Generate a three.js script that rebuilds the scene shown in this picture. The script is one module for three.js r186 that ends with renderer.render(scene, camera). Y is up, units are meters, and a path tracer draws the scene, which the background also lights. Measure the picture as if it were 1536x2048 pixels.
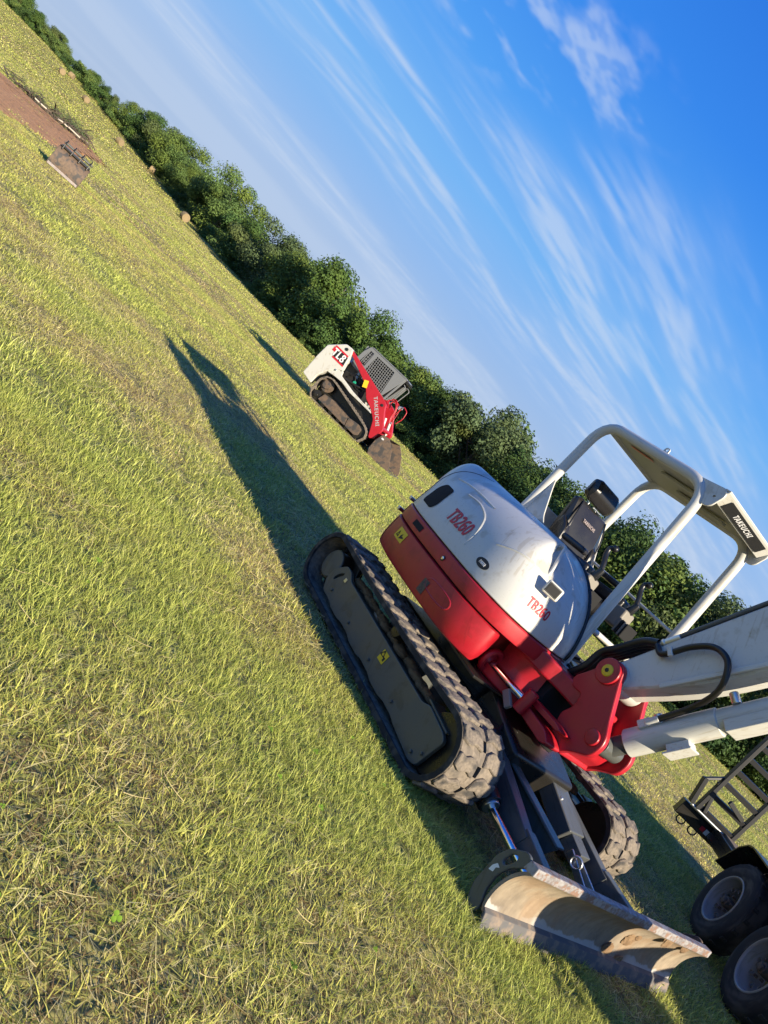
import * as THREE from 'three';
import { mergeGeometries, mergeVertices, toCreasedNormals } from 'three/addons/utils/BufferGeometryUtils.js';
import { RoundedBoxGeometry } from 'three/addons/geometries/RoundedBoxGeometry.js';
import { FontLoader } from 'three/addons/loaders/FontLoader.js';

const scene = new THREE.Scene();
const R = d => d * Math.PI / 180;

// ---- camera: hand-held phone, rolled about 44 degrees -----------------------------------
const camera = new THREE.PerspectiveCamera(67.32, 768 / 1024, 0.05, 2500);
camera.position.set(0, 1.4376, 0);
camera.rotation.set(R(-6.4625), 0, R(43.891), 'YXZ');

const renderer = new THREE.WebGLRenderer({ antialias: true });
renderer.setSize(768, 1024);
renderer.toneMapping = THREE.LinearToneMapping;
const EXPOSURE = 1.92;
renderer.toneMappingExposure = EXPOSURE;
renderer.shadowMap.enabled = true;

// ---- sun: low evening sun, behind and to the right of the camera ----------------------------
const SUN_DIR = new THREE.Vector3(0.768 * Math.cos(R(22.5)), Math.sin(R(22.5)), 0.640 * Math.cos(R(22.5))).normalize();
const sun = new THREE.DirectionalLight(new THREE.Color().setRGB(1, 0.87, 0.66), 5);
sun.position.copy(SUN_DIR).multiplyScalar(80);
sun.target.position.set(0, 0, -10);
sun.castShadow = true;
sun.shadow.mapSize.set(4096, 4096);
Object.assign(sun.shadow.camera, { left: -70, right: 70, top: 70, bottom: -70, near: 1, far: 260 });
scene.add(sun, sun.target);

// ---- noise ------------------------------------------------------------------------------------
function rng(seed) { let a = seed >>> 0; return () => { a = (a + 0x6D2B79F5) | 0; let t = Math.imul(a ^ (a >>> 15), 1 | a); t = (t + Math.imul(t ^ (t >>> 7), 61 | t)) ^ t; return ((t ^ (t >>> 14)) >>> 0) / 4294967296; }; }
const PERM = (() => { const r = rng(77), p = new Float32Array(65536); for (let i = 0; i < 65536; i++) p[i] = r(); return p; })();
const hash2 = (x, y) => PERM[((x & 255) << 8) | (y & 255)];
function vnoise(x, y, px = 256, py = px) {        // tileable value noise, 0..1
  const xi = Math.floor(x), yi = Math.floor(y), fx = x - xi, fy = y - yi;
  const u = fx * fx * fx * (fx * (fx * 6 - 15) + 10), v = fy * fy * fy * (fy * (fy * 6 - 15) + 10);
  const m = (a, n) => ((a % n) + n) % n, x0 = m(xi, px), x1 = m(xi + 1, px), y0 = m(yi, py), y1 = m(yi + 1, py);
  const a = hash2(x0, y0), b = hash2(x1, y0), c = hash2(x0, y1), d = hash2(x1, y1);
  return a + (b - a) * u + (c - a) * v + (a - b - c + d) * u * v;
}
function fbm(x, y, oct = 4, px = 256, py = px) { let s = 0, a = 0.5, t = 0; for (let i = 0; i < oct; i++) { s += a * vnoise(x + i * 17, y + i * 31, px, py); t += a; a *= 0.5; x *= 2; y *= 2; px = Math.min(256, px * 2); py = Math.min(256, py * 2); } return s / t; }
const clamp = (v, a = 0, b = 1) => Math.min(b, Math.max(a, v));
const smooth = (a, b, v) => { const t = clamp((v - a) / (b - a)); return t * t * (3 - 2 * t); };
const lerp = (a, b, t) => a + (b - a) * t;
const mix3 = (a, b, t) => [lerp(a[0], b[0], t), lerp(a[1], b[1], t), lerp(a[2], b[2], t)];

// ---- sky: clear blue air with streaks of cirrus (equirectangular radiance) ------------------------
{
  const W = 2048, H = 2048, data = new Float32Array(W * H * 4);
  const stops = [[-90, [0.34, 0.44, 0.60]], [0, [0.42, 0.53, 0.72]], [5, [0.38, 0.53, 0.79]], [9, [0.29, 0.50, 0.86]], [14, [0.165, 0.455, 0.91]], [20, [0.088, 0.355, 0.90]], [27, [0.042, 0.250, 0.84]], [36, [0.024, 0.175, 0.73]], [50, [0.016, 0.115, 0.58]], [90, [0.014, 0.095, 0.48]]];
  const streak = R(38), cs = Math.cos(streak), sn = Math.sin(streak);
  for (let j = 0; j < H; j++) {
    const el = ((j + 0.5) / H - 0.5) * 180, y = Math.sin(R(el)), ce = Math.cos(R(el));
    let k = 0; while (k < stops.length - 2 && el > stops[k + 1][0]) k++;
    const base = mix3(stops[k][1], stops[k + 1][1], clamp((el - stops[k][0]) / (stops[k + 1][0] - stops[k][0])));
    for (let i = 0; i < W; i++) {
      const az = ((i + 0.5) / W - 0.5) * 2 * Math.PI, x = Math.cos(az) * ce, z = Math.sin(az) * ce;
      let c = base, o = (j * W + i) * 4;
      if (y > 0) {
        const q = 1 / (y + 0.035), px = x * q, pz = z * q;
        const along = px * sn - pz * cs, across = px * cs + pz * sn;      // streaks run towards the far right
        const wob = fbm(along * 0.35 + 40, across * 0.35 + 9, 3) - 0.5;
        const a2 = across + wob * 0.7;
        // bands of cirrus side by side, each drawn out into strands
        const bump = (lo, hi, soft) => smooth(lo - soft, lo + soft, a2) * (1 - smooth(hi - soft, hi + soft, a2));
        const patch = fbm(along * 0.30 + 3, a2 * 0.35 + 11, 3);
        const far = smooth(-0.4, 0.6, a2);
        const open = smooth(-2.6, -2.05, a2) * (1 - smooth(1.5, 2.0, along));
        const dens = 0.95 * (1 - open) * bump(-3.55, -1.35, 0.35) * (0.55 + 0.42 * smooth(0.35, 0.6, patch)) + 0.5 * bump(-6.0, -4.6, 0.35) + far * smooth(0.42, 0.62, patch);
        const strand = fbm(along * 0.50 + 20, a2 * 3.4 + 5, 4), fine = fbm(along * 1.1 + 60 + a2 * 1.8, a2 * 8.5 - along * 1.3 + 25, 5), feather = fbm(along * 3.4 + a2 * 4 + 10, a2 * 17 - along * 4 + 70, 4);
        let f = dens * smooth(0.36, 0.80, strand * 0.46 + fine * 0.54) * (0.05 + 2.1 * smooth(0.32, 0.86, fine * 0.25 + feather * 0.75)) + 0.14 * dens * smooth(0.38, 0.62, strand);
        f += 0.75 * bump(-2.05, -1.42, 0.16) * smooth(0.70, 0.93, 1 - Math.abs(along - 1.30)) * smooth(0.42, 0.72, fbm(along * 7 + 3, across * 9 + 8, 5)) * (0.4 + 0.8 * smooth(0.35, 0.65, fbm(along * 22, across * 30, 3)));
        const edge = a2 + 1.5 * (fbm(along * 0.9 + 15, a2 * 1.3 + 51, 5) - 0.5), veil = 0.30 * smooth(-4.55, -5.05, edge) * (0.45 + 0.9 * smooth(0.3, 0.7, fbm(along * 0.5 + 31, a2 * 0.9 + 17, 4))) + 0.05 * dens;
        f = clamp(f * 0.80 + veil) * smooth(0, 0.07, y);
        c = mix3(base, [0.62, 0.72, 0.88], 0.72 * (1 - Math.exp(-1.6 * f)));
      }
      data[o] = c[0] / EXPOSURE; data[o + 1] = c[1] / EXPOSURE; data[o + 2] = c[2] / EXPOSURE; data[o + 3] = 1;
    }
  }
  const sky = new THREE.DataTexture(data, W, H, THREE.RGBAFormat, THREE.FloatType);
  sky.mapping = THREE.EquirectangularReflectionMapping; sky.magFilter = THREE.LinearFilter; sky.minFilter = THREE.LinearFilter; sky.wrapS = THREE.RepeatWrapping;
  sky.colorSpace = THREE.LinearSRGBColorSpace; sky.needsUpdate = true;
  scene.background = sky; scene.environment = sky;
}

// ---- naming ------------------------------------------------------------------------------------
const taken = {};
function numbered(name) { const n = taken[name] = (taken[name] ?? -1) + 1; return n ? name + '_' + String(n).padStart(3, '0') : name; }
function shadows(o) { o.castShadow = true; o.receiveShadow = true; return o; }
function thing(name, label, category, [x, y, z] = [0, 0, 0], turn = 0, group) {
  const o = new THREE.Group(); o.name = numbered(name); o.position.set(x, y, z); o.rotation.y = turn;
  o.userData = { label, category }; if (group) o.userData.group = group;
  scene.add(o); return o;
}
function part(name, geo, mat, parent, label) {
  const g = Array.isArray(geo) ? merge(geo) : geo, m = shadows(new THREE.Mesh(g, mat)); m.name = name; if (label) m.userData.label = label;
  parent.add(m); return m;
}
function holder(name, parent) { const g = new THREE.Group(); g.name = name; parent.add(g); return g; }
function structure(name, geo, mat) { const m = shadows(new THREE.Mesh(geo, mat)); m.name = numbered(name); m.userData.kind = 'structure'; scene.add(m); return m; }

// ---- geometry ------------------------------------------------------------------------------------
function plain(g) { const q = g.index ? g.toNonIndexed() : g; const out = new THREE.BufferGeometry(); if (!q.attributes.normal) q.computeVertexNormals(); out.setAttribute('position', q.attributes.position); out.setAttribute('normal', q.attributes.normal); out.setAttribute('uv', q.attributes.uv ?? new THREE.BufferAttribute(new Float32Array(q.attributes.position.count * 2), 2)); return out; }
function merge(list) { return list.length === 1 ? list[0] : mergeGeometries(list.map(plain)); }
function uvMetres(g, s = 1) {                 // box-projected uv in metres
  g = plain(g); const p = g.attributes.position, n = g.attributes.normal, uv = new Float32Array(p.count * 2);
  for (let f = 0; f < p.count; f += 3) {
    let nx = 0, ny = 0, nz = 0; for (let k = 0; k < 3; k++) { nx += Math.abs(n.getX(f + k)); ny += Math.abs(n.getY(f + k)); nz += Math.abs(n.getZ(f + k)); }
    for (let k = 0; k < 3; k++) { const i = f + k, X = p.getX(i), Y = p.getY(i), Z = p.getZ(i); const [a, b] = nz >= nx && nz >= ny ? [X, Y] : nx >= ny ? [Z, Y] : [X, Z]; uv[i * 2] = a * s; uv[i * 2 + 1] = b * s; }
  }
  g.setAttribute('uv', new THREE.BufferAttribute(uv, 2)); return g;
}
const at = (g, [x, y, z] = [0, 0, 0], [rx, ry, rz] = [0, 0, 0]) => g.applyMatrix4(new THREE.Matrix4().compose(new THREE.Vector3(x, y, z), new THREE.Quaternion().setFromEuler(new THREE.Euler(rx, ry, rz)), new THREE.Vector3(1, 1, 1)));
const box = (w, h, d, pos, rot, r = 0.006) => at(new RoundedBoxGeometry(w, h, d, 2, Math.min(r, w / 2.1, h / 2.1, d / 2.1)), pos, rot);
const cylz = (r, len, [x, y, z], seg = 28) => at(chamferCyl(r, len, seg), [x, y, z], [Math.PI / 2, 0, 0]);
function chamferCyl(r, len, seg = 28, r2 = r) { const c = Math.min(0.006, r * 0.2, len * 0.2), h = len / 2; return new THREE.LatheGeometry([[0, -h], [r2 - c, -h], [r2, -h + c], [r, h - c], [r - c, h], [0, h]].map(a => new THREE.Vector2(a[0], a[1])), seg); }
const V = a => new THREE.Vector3(...a);
function rod(a, b, r, r2 = r, seg = 20) {       // straight round bar from a to b
  const A = V(a), B = V(b), d = B.clone().sub(A), g = chamferCyl(r2, d.length(), seg, r);
  const q = new THREE.Quaternion().setFromUnitVectors(new THREE.Vector3(0, 1, 0), d.clone().normalize()), m = A.add(B).multiplyScalar(0.5);
  return g.applyMatrix4(new THREE.Matrix4().compose(m, q, new THREE.Vector3(1, 1, 1)));
}
function bar(a, b, w, h, up = [0, 1, 0], r = 0.006) {   // rectangular bar from a to b, w sideways, h along up
  const A = V(a), B = V(b), x = B.clone().sub(A), len = x.length(); x.normalize();
  const z = new THREE.Vector3().crossVectors(x, V(up)).normalize(), y = new THREE.Vector3().crossVectors(z, x);
  const g = new RoundedBoxGeometry(len, h, w, 2, Math.min(r, w / 2.1, h / 2.1)), m = new THREE.Matrix4().makeBasis(x, y, z); m.setPosition(A.add(B).multiplyScalar(0.5));
  return g.applyMatrix4(m);
}
const tube = (pts, r, seg = 48, rad = 14, tension = 0.5, closed = false) => new THREE.TubeGeometry(new THREE.CatmullRomCurve3(pts.map(V), closed, 'catmullrom', tension), seg, r, rad, closed);
function bent(pts, radius, r, rad = 16) {       // pipe through pts with rounded corners
  const path = new THREE.CurvePath(), P = pts.map(V); let prev = P[0];
  for (let i = 1; i < P.length - 1; i++) { const a = P[i].clone().add(P[i - 1].clone().sub(P[i]).setLength(radius)), b = P[i].clone().add(P[i + 1].clone().sub(P[i]).setLength(radius)); path.add(new THREE.LineCurve3(prev, a)); path.add(new THREE.QuadraticBezierCurve3(a, P[i], b)); prev = b; }
  path.add(new THREE.LineCurve3(prev, P[P.length - 1]));
  return new THREE.TubeGeometry({ getPointAt: t => path.getPointAt(t), getTangentAt: t => path.getTangentAt(clamp(t, 0.0005, 0.9995)), getLength: () => path.getLength(), computeFrenetFrames: THREE.Curve.prototype.computeFrenetFrames, getPoint: t => path.getPointAt(t), getTangent: t => path.getTangentAt(clamp(t, 0.0005, 0.9995)) }, pts.length * 14, r, rad, false);
}
function outline(pts, round = 0) {              // closed 2D outline, corners rounded by `round`
  const s = new THREE.Shape(), n = pts.length;
  if (!round) { pts.forEach((p, i) => i ? s.lineTo(p[0], p[1]) : s.moveTo(p[0], p[1])); s.closePath(); return s; }
  for (let i = 0; i < n; i++) {
    const p = pts[i], a = pts[(i + n - 1) % n], b = pts[(i + 1) % n], rr = p[2] ?? round, la = Math.hypot(a[0] - p[0], a[1] - p[1]), lb = Math.hypot(b[0] - p[0], b[1] - p[1]), ra = Math.min(rr, la * 0.48), rb = Math.min(rr, lb * 0.48);
    const A = [p[0] + (a[0] - p[0]) / la * ra, p[1] + (a[1] - p[1]) / la * ra], B = [p[0] + (b[0] - p[0]) / lb * rb, p[1] + (b[1] - p[1]) / lb * rb];
    i ? s.lineTo(...A) : s.moveTo(...A); s.quadraticCurveTo(p[0], p[1], ...B);
  }
  s.closePath(); return s;
}
function plate(pts, z0, z1, round = 0, holes = [], bevel = 0.005) {   // xy outline, thick along z
  const s = outline(pts, round); for (const h of holes) s.holes.push(h.r ? new THREE.Path().absarc(h.c[0], h.c[1], h.r, 0, Math.PI * 2, true) : new THREE.Path(outline(h, 0.02).getPoints(5)));
  const d = z1 - z0, b = Math.min(bevel, d * 0.3);
  const g = new THREE.ExtrudeGeometry(s, { depth: d - 2 * b, bevelEnabled: b > 0, bevelThickness: b, bevelSize: b, bevelOffset: -b, bevelSegments: 2, curveSegments: 10 });
  return g.translate(0, 0, z0 + b);
}
function shapeFlat(pts, round = 0) { return new THREE.ShapeGeometry(outline(pts, round), 8); }
function loft(rings, capA = true, capB = true, closed = true) {     // rings of equal point count
  const n = rings[0].length, pos = [], idx = []; rings.forEach(r => r.forEach(p => pos.push(...p)));
  for (let i = 0; i < rings.length - 1; i++) for (let j = 0; j < (closed ? n : n - 1); j++) { const a = i * n + j, b = i * n + (j + 1) % n, c = a + n, d = b + n; idx.push(a, b, d, a, d, c); }
  const g = new THREE.BufferGeometry(); g.setAttribute('position', new THREE.Float32BufferAttribute(pos, 3)); g.setIndex(idx); return g;
}
// text as thin flat letters in the xy plane, centred
const font = await new FontLoader().loadAsync('fonts/droid/droid_sans_bold.typeface.json');
function letters(text, height, squash = 1, slant = 0, thick = 0.002) {
  const g = new THREE.ExtrudeGeometry(font.generateShapes(text, 1), { depth: thick, bevelEnabled: false, curveSegments: 5 });
  g.computeBoundingBox(); const b = g.boundingBox, s = height / (b.max.y - b.min.y);
  g.translate(-(b.min.x + b.max.x) / 2, -(b.min.y + b.max.y) / 2, 0); g.scale(s * squash, s, 1);
  if (slant) g.applyMatrix4(new THREE.Matrix4().set(1, slant, 0, 0, 0, 1, 0, 0, 0, 0, 1, 0, 0, 0, 0, 1));
  return g;
}
// press a flat shape (xy plane, z = thickness) onto a mesh, along the shape's own -z after `m`
const caster = new THREE.Raycaster();
function conform(geo, m, target, lift = 0.003) {
  const g = plain(geo), p = g.attributes.position, z = new THREE.Vector3().setFromMatrixColumn(m, 2).normalize(), o = new THREE.Vector3();
  for (let i = 0; i < p.count; i++) {
    const t = p.getZ(i); o.set(p.getX(i), p.getY(i), 0).applyMatrix4(m); caster.set(o.clone().addScaledVector(z, 0.4), z.clone().negate());
    const side = target.material.side; target.material.side = THREE.DoubleSide; const h = caster.intersectObject(target, false)[0]; target.material.side = side; const q = h ? h.point : o; p.setXYZ(i, q.x + z.x * (lift + t), q.y + z.y * (lift + t), q.z + z.z * (lift + t));
  }
  g.computeVertexNormals(); return g;
}
function facing(pos, normal, right) { const z = V(normal).normalize(), x = V(right); x.addScaledVector(z, -x.dot(z)).normalize(); const y = new THREE.Vector3().crossVectors(z, x), m = new THREE.Matrix4().makeBasis(x, y, z); m.setPosition(V(pos)); return m; }
function grid(w, h, nx = 8, ny = 8) { return new THREE.PlaneGeometry(w, h, nx, ny); }
function fineShape(pts, round, cell = 0.03) {  // a flat outline cut into small triangles so that it can follow a curved panel
  const s = outline(pts, round).getPoints(6), xs = s.map(p => p.x), ys = s.map(p => p.y), cx = (Math.min(...xs) + Math.max(...xs)) / 2, cy = (Math.min(...ys) + Math.max(...ys)) / 2, rings = 5, pos = [];
  const P = (i, k) => [cx + (s[i % s.length].x - cx) * k, cy + (s[i % s.length].y - cy) * k, 0];
  for (let i = 0; i < s.length; i++) for (let r = 0; r < rings; r++) { const a = P(i, r / rings), b = P(i + 1, r / rings), c = P(i + 1, (r + 1) / rings), d = P(i, (r + 1) / rings); if (r) pos.push(...a, ...c, ...b); pos.push(...a, ...d, ...c); }
  const g = new THREE.BufferGeometry(); g.setAttribute('position', new THREE.Float32BufferAttribute(pos, 3)); g.computeVertexNormals(); return g;
}

// ---- textures and materials -----------------------------------------------------------------------
function texture(size, fn, { srgb = true, repeat = 1 } = {}) {
  const d = new Uint8Array(size * size * 4);
  for (let j = 0; j < size; j++) for (let i = 0; i < size; i++) { const c = fn(i / size, j / size), o = (j * size + i) * 4; for (let k = 0; k < 3; k++) d[o + k] = 255 * clamp(c[k] ?? c[0]); d[o + 3] = 255; }
  const t = new THREE.DataTexture(d, size, size); t.wrapS = t.wrapT = THREE.RepeatWrapping; t.magFilter = THREE.LinearFilter; t.minFilter = THREE.LinearMipmapLinearFilter; t.generateMipmaps = true;
  if (srgb) t.colorSpace = THREE.SRGBColorSpace; t.repeat.set(repeat, repeat); t.needsUpdate = true; return t;
}
const toS = c => c.map(v => v <= 0.0031308 ? v * 12.92 : 1.055 * Math.pow(v, 1 / 2.4) - 0.055);   // linear to sRGB for texture bytes
const gray = fn => (u, v) => { const a = fn(u, v); return [a, a, a]; };
const M = {};
const std = (name, rgb, rough, extra = {}) => { const m = new THREE.MeshPhysicalMaterial({ color: new THREE.Color().setRGB(...rgb), roughness: rough, metalness: 0, ...extra }); m.name = name; return M[name] = m; };
const smudge = texture(512, gray((u, v) => 0.55 + 0.55 * (fbm(u * 8, v * 8, 5, 8) - 0.35) + 0.1 * vnoise(u * 128, v * 128, 128)), { srgb: false, repeat: 0.8 });
const speck = texture(512, (u, v) => { const d = smooth(0.62, 0.78, fbm(u * 10, v * 10, 5, 10)) * 0.6 + smooth(0.78, 0.95, vnoise(u * 90, v * 90, 90)) * 0.25 + 0.5 * smooth(0.66, 0.70, fbm(u * 60 + v * 30, v * 4 + 7, 3, 64, 8)) * smooth(0.5, 0.62, fbm(u * 5 + 3, v * 5, 3, 5)); return toS(mix3([1, 1, 1], [0.72, 0.66, 0.56], d)); }, { repeat: 0.9 });
std('white_paint', [0.545, 0.54, 0.495], 0.55, { map: speck, roughnessMap: smudge, clearcoat: 0.22, clearcoatRoughness: 0.3 });
std('red_paint', [0.40, 0.010, 0.020], 0.62, { map: speck, roughnessMap: smudge, clearcoat: 0.18, clearcoatRoughness: 0.35 });
std('grey_paint', [0.088, 0.093, 0.086], 0.6, { map: speck, roughnessMap: smudge });
std('slate_paint', [0.085, 0.090, 0.088], 0.5, { map: speck, roughnessMap: smudge });
std('black_plastic', [0.012, 0.012, 0.013], 0.45, { roughnessMap: smudge });
std('black_steel', [0.018, 0.0165, 0.014], 0.45, { roughnessMap: smudge });
std('cavity', [0.008, 0.008, 0.008], 0.9);
std('rubber_hose', [0.012, 0.011, 0.010], 0.38);
std('vinyl', [0.018, 0.017, 0.018], 0.42, { roughnessMap: smudge });
std('chrome', [0.86, 0.86, 0.86], 0.12, { metalness: 1 });
std('zinc', [0.62, 0.62, 0.60], 0.38, { metalness: 1 });
std('yellow_label', [0.72, 0.50, 0.02], 0.5);
std('ink', [0.012, 0.012, 0.012], 0.6);
std('red_letter', [0.50, 0.016, 0.03], 0.4);
std('silver_letter', [0.62, 0.62, 0.62], 0.4); std('seat_thread', [0.30, 0.25, 0.25], 0.7); std('ramp_black', [0.009, 0.009, 0.009], 0.5);
std('white_letter', [0.75, 0.75, 0.73], 0.4);
std('lamp_glass', [0.025, 0.025, 0.027], 0.7, { specularIntensity: 0.3 });
std('beige_plastic', [0.22, 0.20, 0.165], 0.55);
std('green_cap', [0.01, 0.28, 0.16], 0.4);
// dried mud over rubber
M.muddy_rubber = new THREE.MeshStandardMaterial({
  roughness: 0.95, map: texture(1024, (u, v) => { const a = fbm(u * 9, v * 9, 6, 9), b = fbm(u * 40 + 5, v * 40, 4, 40), c = fbm(u * 4 + 3, v * 4, 4, 4); const mud = mix3([0.15, 0.125, 0.098], [0.26, 0.215, 0.165], b); return toS(mix3([0.055, 0.052, 0.050], mud, clamp(smooth(0.28, 0.60, a * 0.6 + c * 0.4) * 0.9 + 0.12 * (b - 0.4)))); }),
  bumpMap: texture(512, gray((u, v) => fbm(u * 24, v * 24, 5, 24)), { srgb: false }), bumpScale: 0.006 });
M.dark_rubber = new THREE.MeshStandardMaterial({ roughness: 0.85, map: texture(512, (u, v) => toS(mix3([0.016, 0.016, 0.017], [0.07, 0.062, 0.052], smooth(0.45, 0.8, fbm(u * 12, v * 12, 5, 12))))) });
// scoured, rusty dozer steel: bare metal, old paint and caked earth
M.blade_steel = new THREE.MeshStandardMaterial({
  roughness: 0.72, map: texture(1024, (u, v) => {
    const st = fbm(u * 26, v * 5 + 3, 5, 26, 5), a = fbm(u * 6, v * 6, 6, 6), b = fbm(u * 30, v * 30, 4, 30), c = fbm(u * 3 + 8, v * 3, 5, 3);
    const sc = fbm(u * 70 + v * 9, v * 12 + 3, 4, 140, 24); let q = mix3([0.165, 0.13, 0.092], [0.34, 0.275, 0.195], clamp(b * 0.5 + st * 0.5 + sc * 0.4 - 0.15)); q = mix3(q, [0.26, 0.15, 0.075], smooth(0.48, 0.72, a) * 0.4);
    q = mix3(q, [0.09, 0.075, 0.06], smooth(0.50, 0.78, c) * 0.55); const rag = 0.035 * (fbm(u * 9 + 4, v * 9 + 7, 5, 9) - 0.5) * 2 + 0.02 * (b - 0.5); q = mix3(q, [0.40, 0.385, 0.36], smooth(0.060, 0.066, v + rag) * (1 - smooth(0.098, 0.112, v + rag)) * smooth(0.30, 0.50, fbm(u * 3 + 1, 4.5, 4, 3)) * 0.9); q = mix3(q, [0.30, 0.155, 0.065], (1 - smooth(0.058, 0.07, v + rag * 0.5)) * 0.7); return toS(q); }),
  bumpMap: texture(512, gray((u, v) => fbm(u * 20, v * 20, 5, 20)), { srgb: false }), bumpScale: 0.004 });
M.worn_edge = new THREE.MeshStandardMaterial({ roughness: 0.6, metalness: 0.2, map: texture(512, (u, v) => { const a = fbm(u * 10, v * 10, 6, 10), b = fbm(u * 22, v * 22 + 9, 5, 22); const f = fbm(u * 50, v * 50 + 2, 4, 50); let q = mix3([0.34, 0.33, 0.33], [0.19, 0.17, 0.17], smooth(0.35, 0.68, a * 0.5 + f * 0.5)); q = mix3(q, [0.25, 0.14, 0.09], smooth(0.48, 0.66, b * 0.6 + f * 0.4) * 0.8); return toS(q); }) });
M.cutting_edge = new THREE.MeshStandardMaterial({ roughness: 0.7, map: texture(512, (u, v) => toS(mix3([0.10, 0.098, 0.10], [0.22, 0.17, 0.13], smooth(0.45, 0.75, fbm(u * 14, v * 14, 5, 14))))) });
M.brown_steel = new THREE.MeshStandardMaterial({ roughness: 0.75, map: texture(512, (u, v) => { const a = fbm(u * 8, v * 8, 6, 8), b = fbm(u * 20, v * 20, 5, 20); return toS(mix3(mix3([0.085, 0.062, 0.048], [0.17, 0.115, 0.075], b), [0.055, 0.05, 0.048], smooth(0.5, 0.7, a))); }), bumpMap: texture(256, gray((u, v) => fbm(u * 16, v * 16, 5, 16)), { srgb: false }), bumpScale: 0.004 });
M.earth_clod = new THREE.MeshStandardMaterial({ roughness: 1, map: texture(512, (u, v) => toS(mix3([0.15, 0.09, 0.048], [0.25, 0.165, 0.09], fbm(u * 14, v * 14, 5, 14)))), bumpMap: texture(256, gray((u, v) => fbm(u * 22, v * 22, 5, 22)), { srgb: false }), bumpScale: 0.012 });

// ---- the field: gently falling away, rising to a low hill far left ---------------------------------
function terrain(x, z) {
  const r = Math.hypot(x, z), l = -(0.63 * x + 0.777 * z), s = r - 12;
  const hill = 0.00045 * Math.pow(clamp(l - 75, 0, 108), 2) + (l > 183 ? 3.5 * (1 - Math.exp(-(l - 183) / 36)) : 0);
  return -0.011 * (s > 6 ? s - 3 : s > 0 ? s * s / 12 : 0) + hill - 0.03 * Math.max(0, l - 205);
}
// how dry the stand is at a place: hay rows, patches of straw and of lush green (0 green .. 1 straw)
const row = [0.90, -0.435];
function dryness(x, z) {
  const across = x * row[1] - z * row[0], along = x * row[0] + z * row[1];
  const w = fbm(along * 0.25 + 100, across * 0.25 + 60, 3) - 0.5;
  const rows = Math.pow(0.5 + 0.5 * Math.sin((across + w * 0.9) * 2.1), 3);
  return clamp(0.22 + 1.7 * (fbm(x * 0.9 + 50, z * 0.9 + 80, 4) - 0.43) + 0.5 * (fbm(x * 0.13 + 20, z * 0.13 + 30, 3) - 0.5) + 0.55 * rows * fbm(along * 0.5 + 9, across * 1.5 + 7, 3));
}
{
  const n = 300, pos = [], col = [], uv = [], idx = [];
  const warp = t => Math.sign(t) * (Math.abs(t) * 30 + Math.pow(Math.abs(t), 3.2) * 870);
  for (let j = 0; j <= n; j++) for (let i = 0; i <= n; i++) {
    const x = warp(i / n * 2 - 1), z = warp(j / n * 2 - 1); pos.push(x, terrain(x, z), z); uv.push(x / 5, z / 5);
    const d = dryness(x, z), big = fbm(x * 0.035 + 40, z * 0.05 + 90, 3); const c = mix3([0.86, 1.0, 0.78], [1.12, 1.02, 1.0], clamp(d * 0.8 + (big - 0.5) * 0.8)); col.push(...c);
  }
  for (let j = 0; j < n; j++) for (let i = 0; i < n; i++) { const a = j * (n + 1) + i, b = a + 1, c = a + n + 1, e = c + 1; idx.push(a, c, b, b, c, e); }
  const g = new THREE.BufferGeometry(); g.setAttribute('position', new THREE.Float32BufferAttribute(pos, 3)); g.setAttribute('color', new THREE.Float32BufferAttribute(col, 3)); g.setAttribute('uv', new THREE.Float32BufferAttribute(uv, 2)); g.setIndex(idx); g.computeVertexNormals();
  const map = texture(2048, (u, v) => {
    const a = fbm(u * 14, v * 14, 5, 14), b = fbm(u * 150, v * 110 + 3, 3, 150, 110), c = fbm(u * 60 + 7, v * 60, 4, 60);
    let q = mix3([0.14, 0.128, 0.046], [0.28, 0.25, 0.095], clamp(a * 1.5 - 0.3)); q = mix3(q, [0.055, 0.06, 0.02], smooth(0.50, 0.72, c) * 0.6); q = mix3(q, [0.40, 0.32, 0.14], smooth(0.54, 0.76, b) * 0.6); return toS(q);
  });
  map.anisotropy = 16;
  structure('field', g, new THREE.MeshStandardMaterial({ map, vertexColors: true, roughness: 1, bumpMap: texture(1024, gray((u, v) => 0.6 * fbm(u * 150, v * 150, 3, 150) + 0.4 * fbm(u * 40, v * 40, 3, 40)), { srgb: false }), bumpScale: 0.05 }));
}
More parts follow.
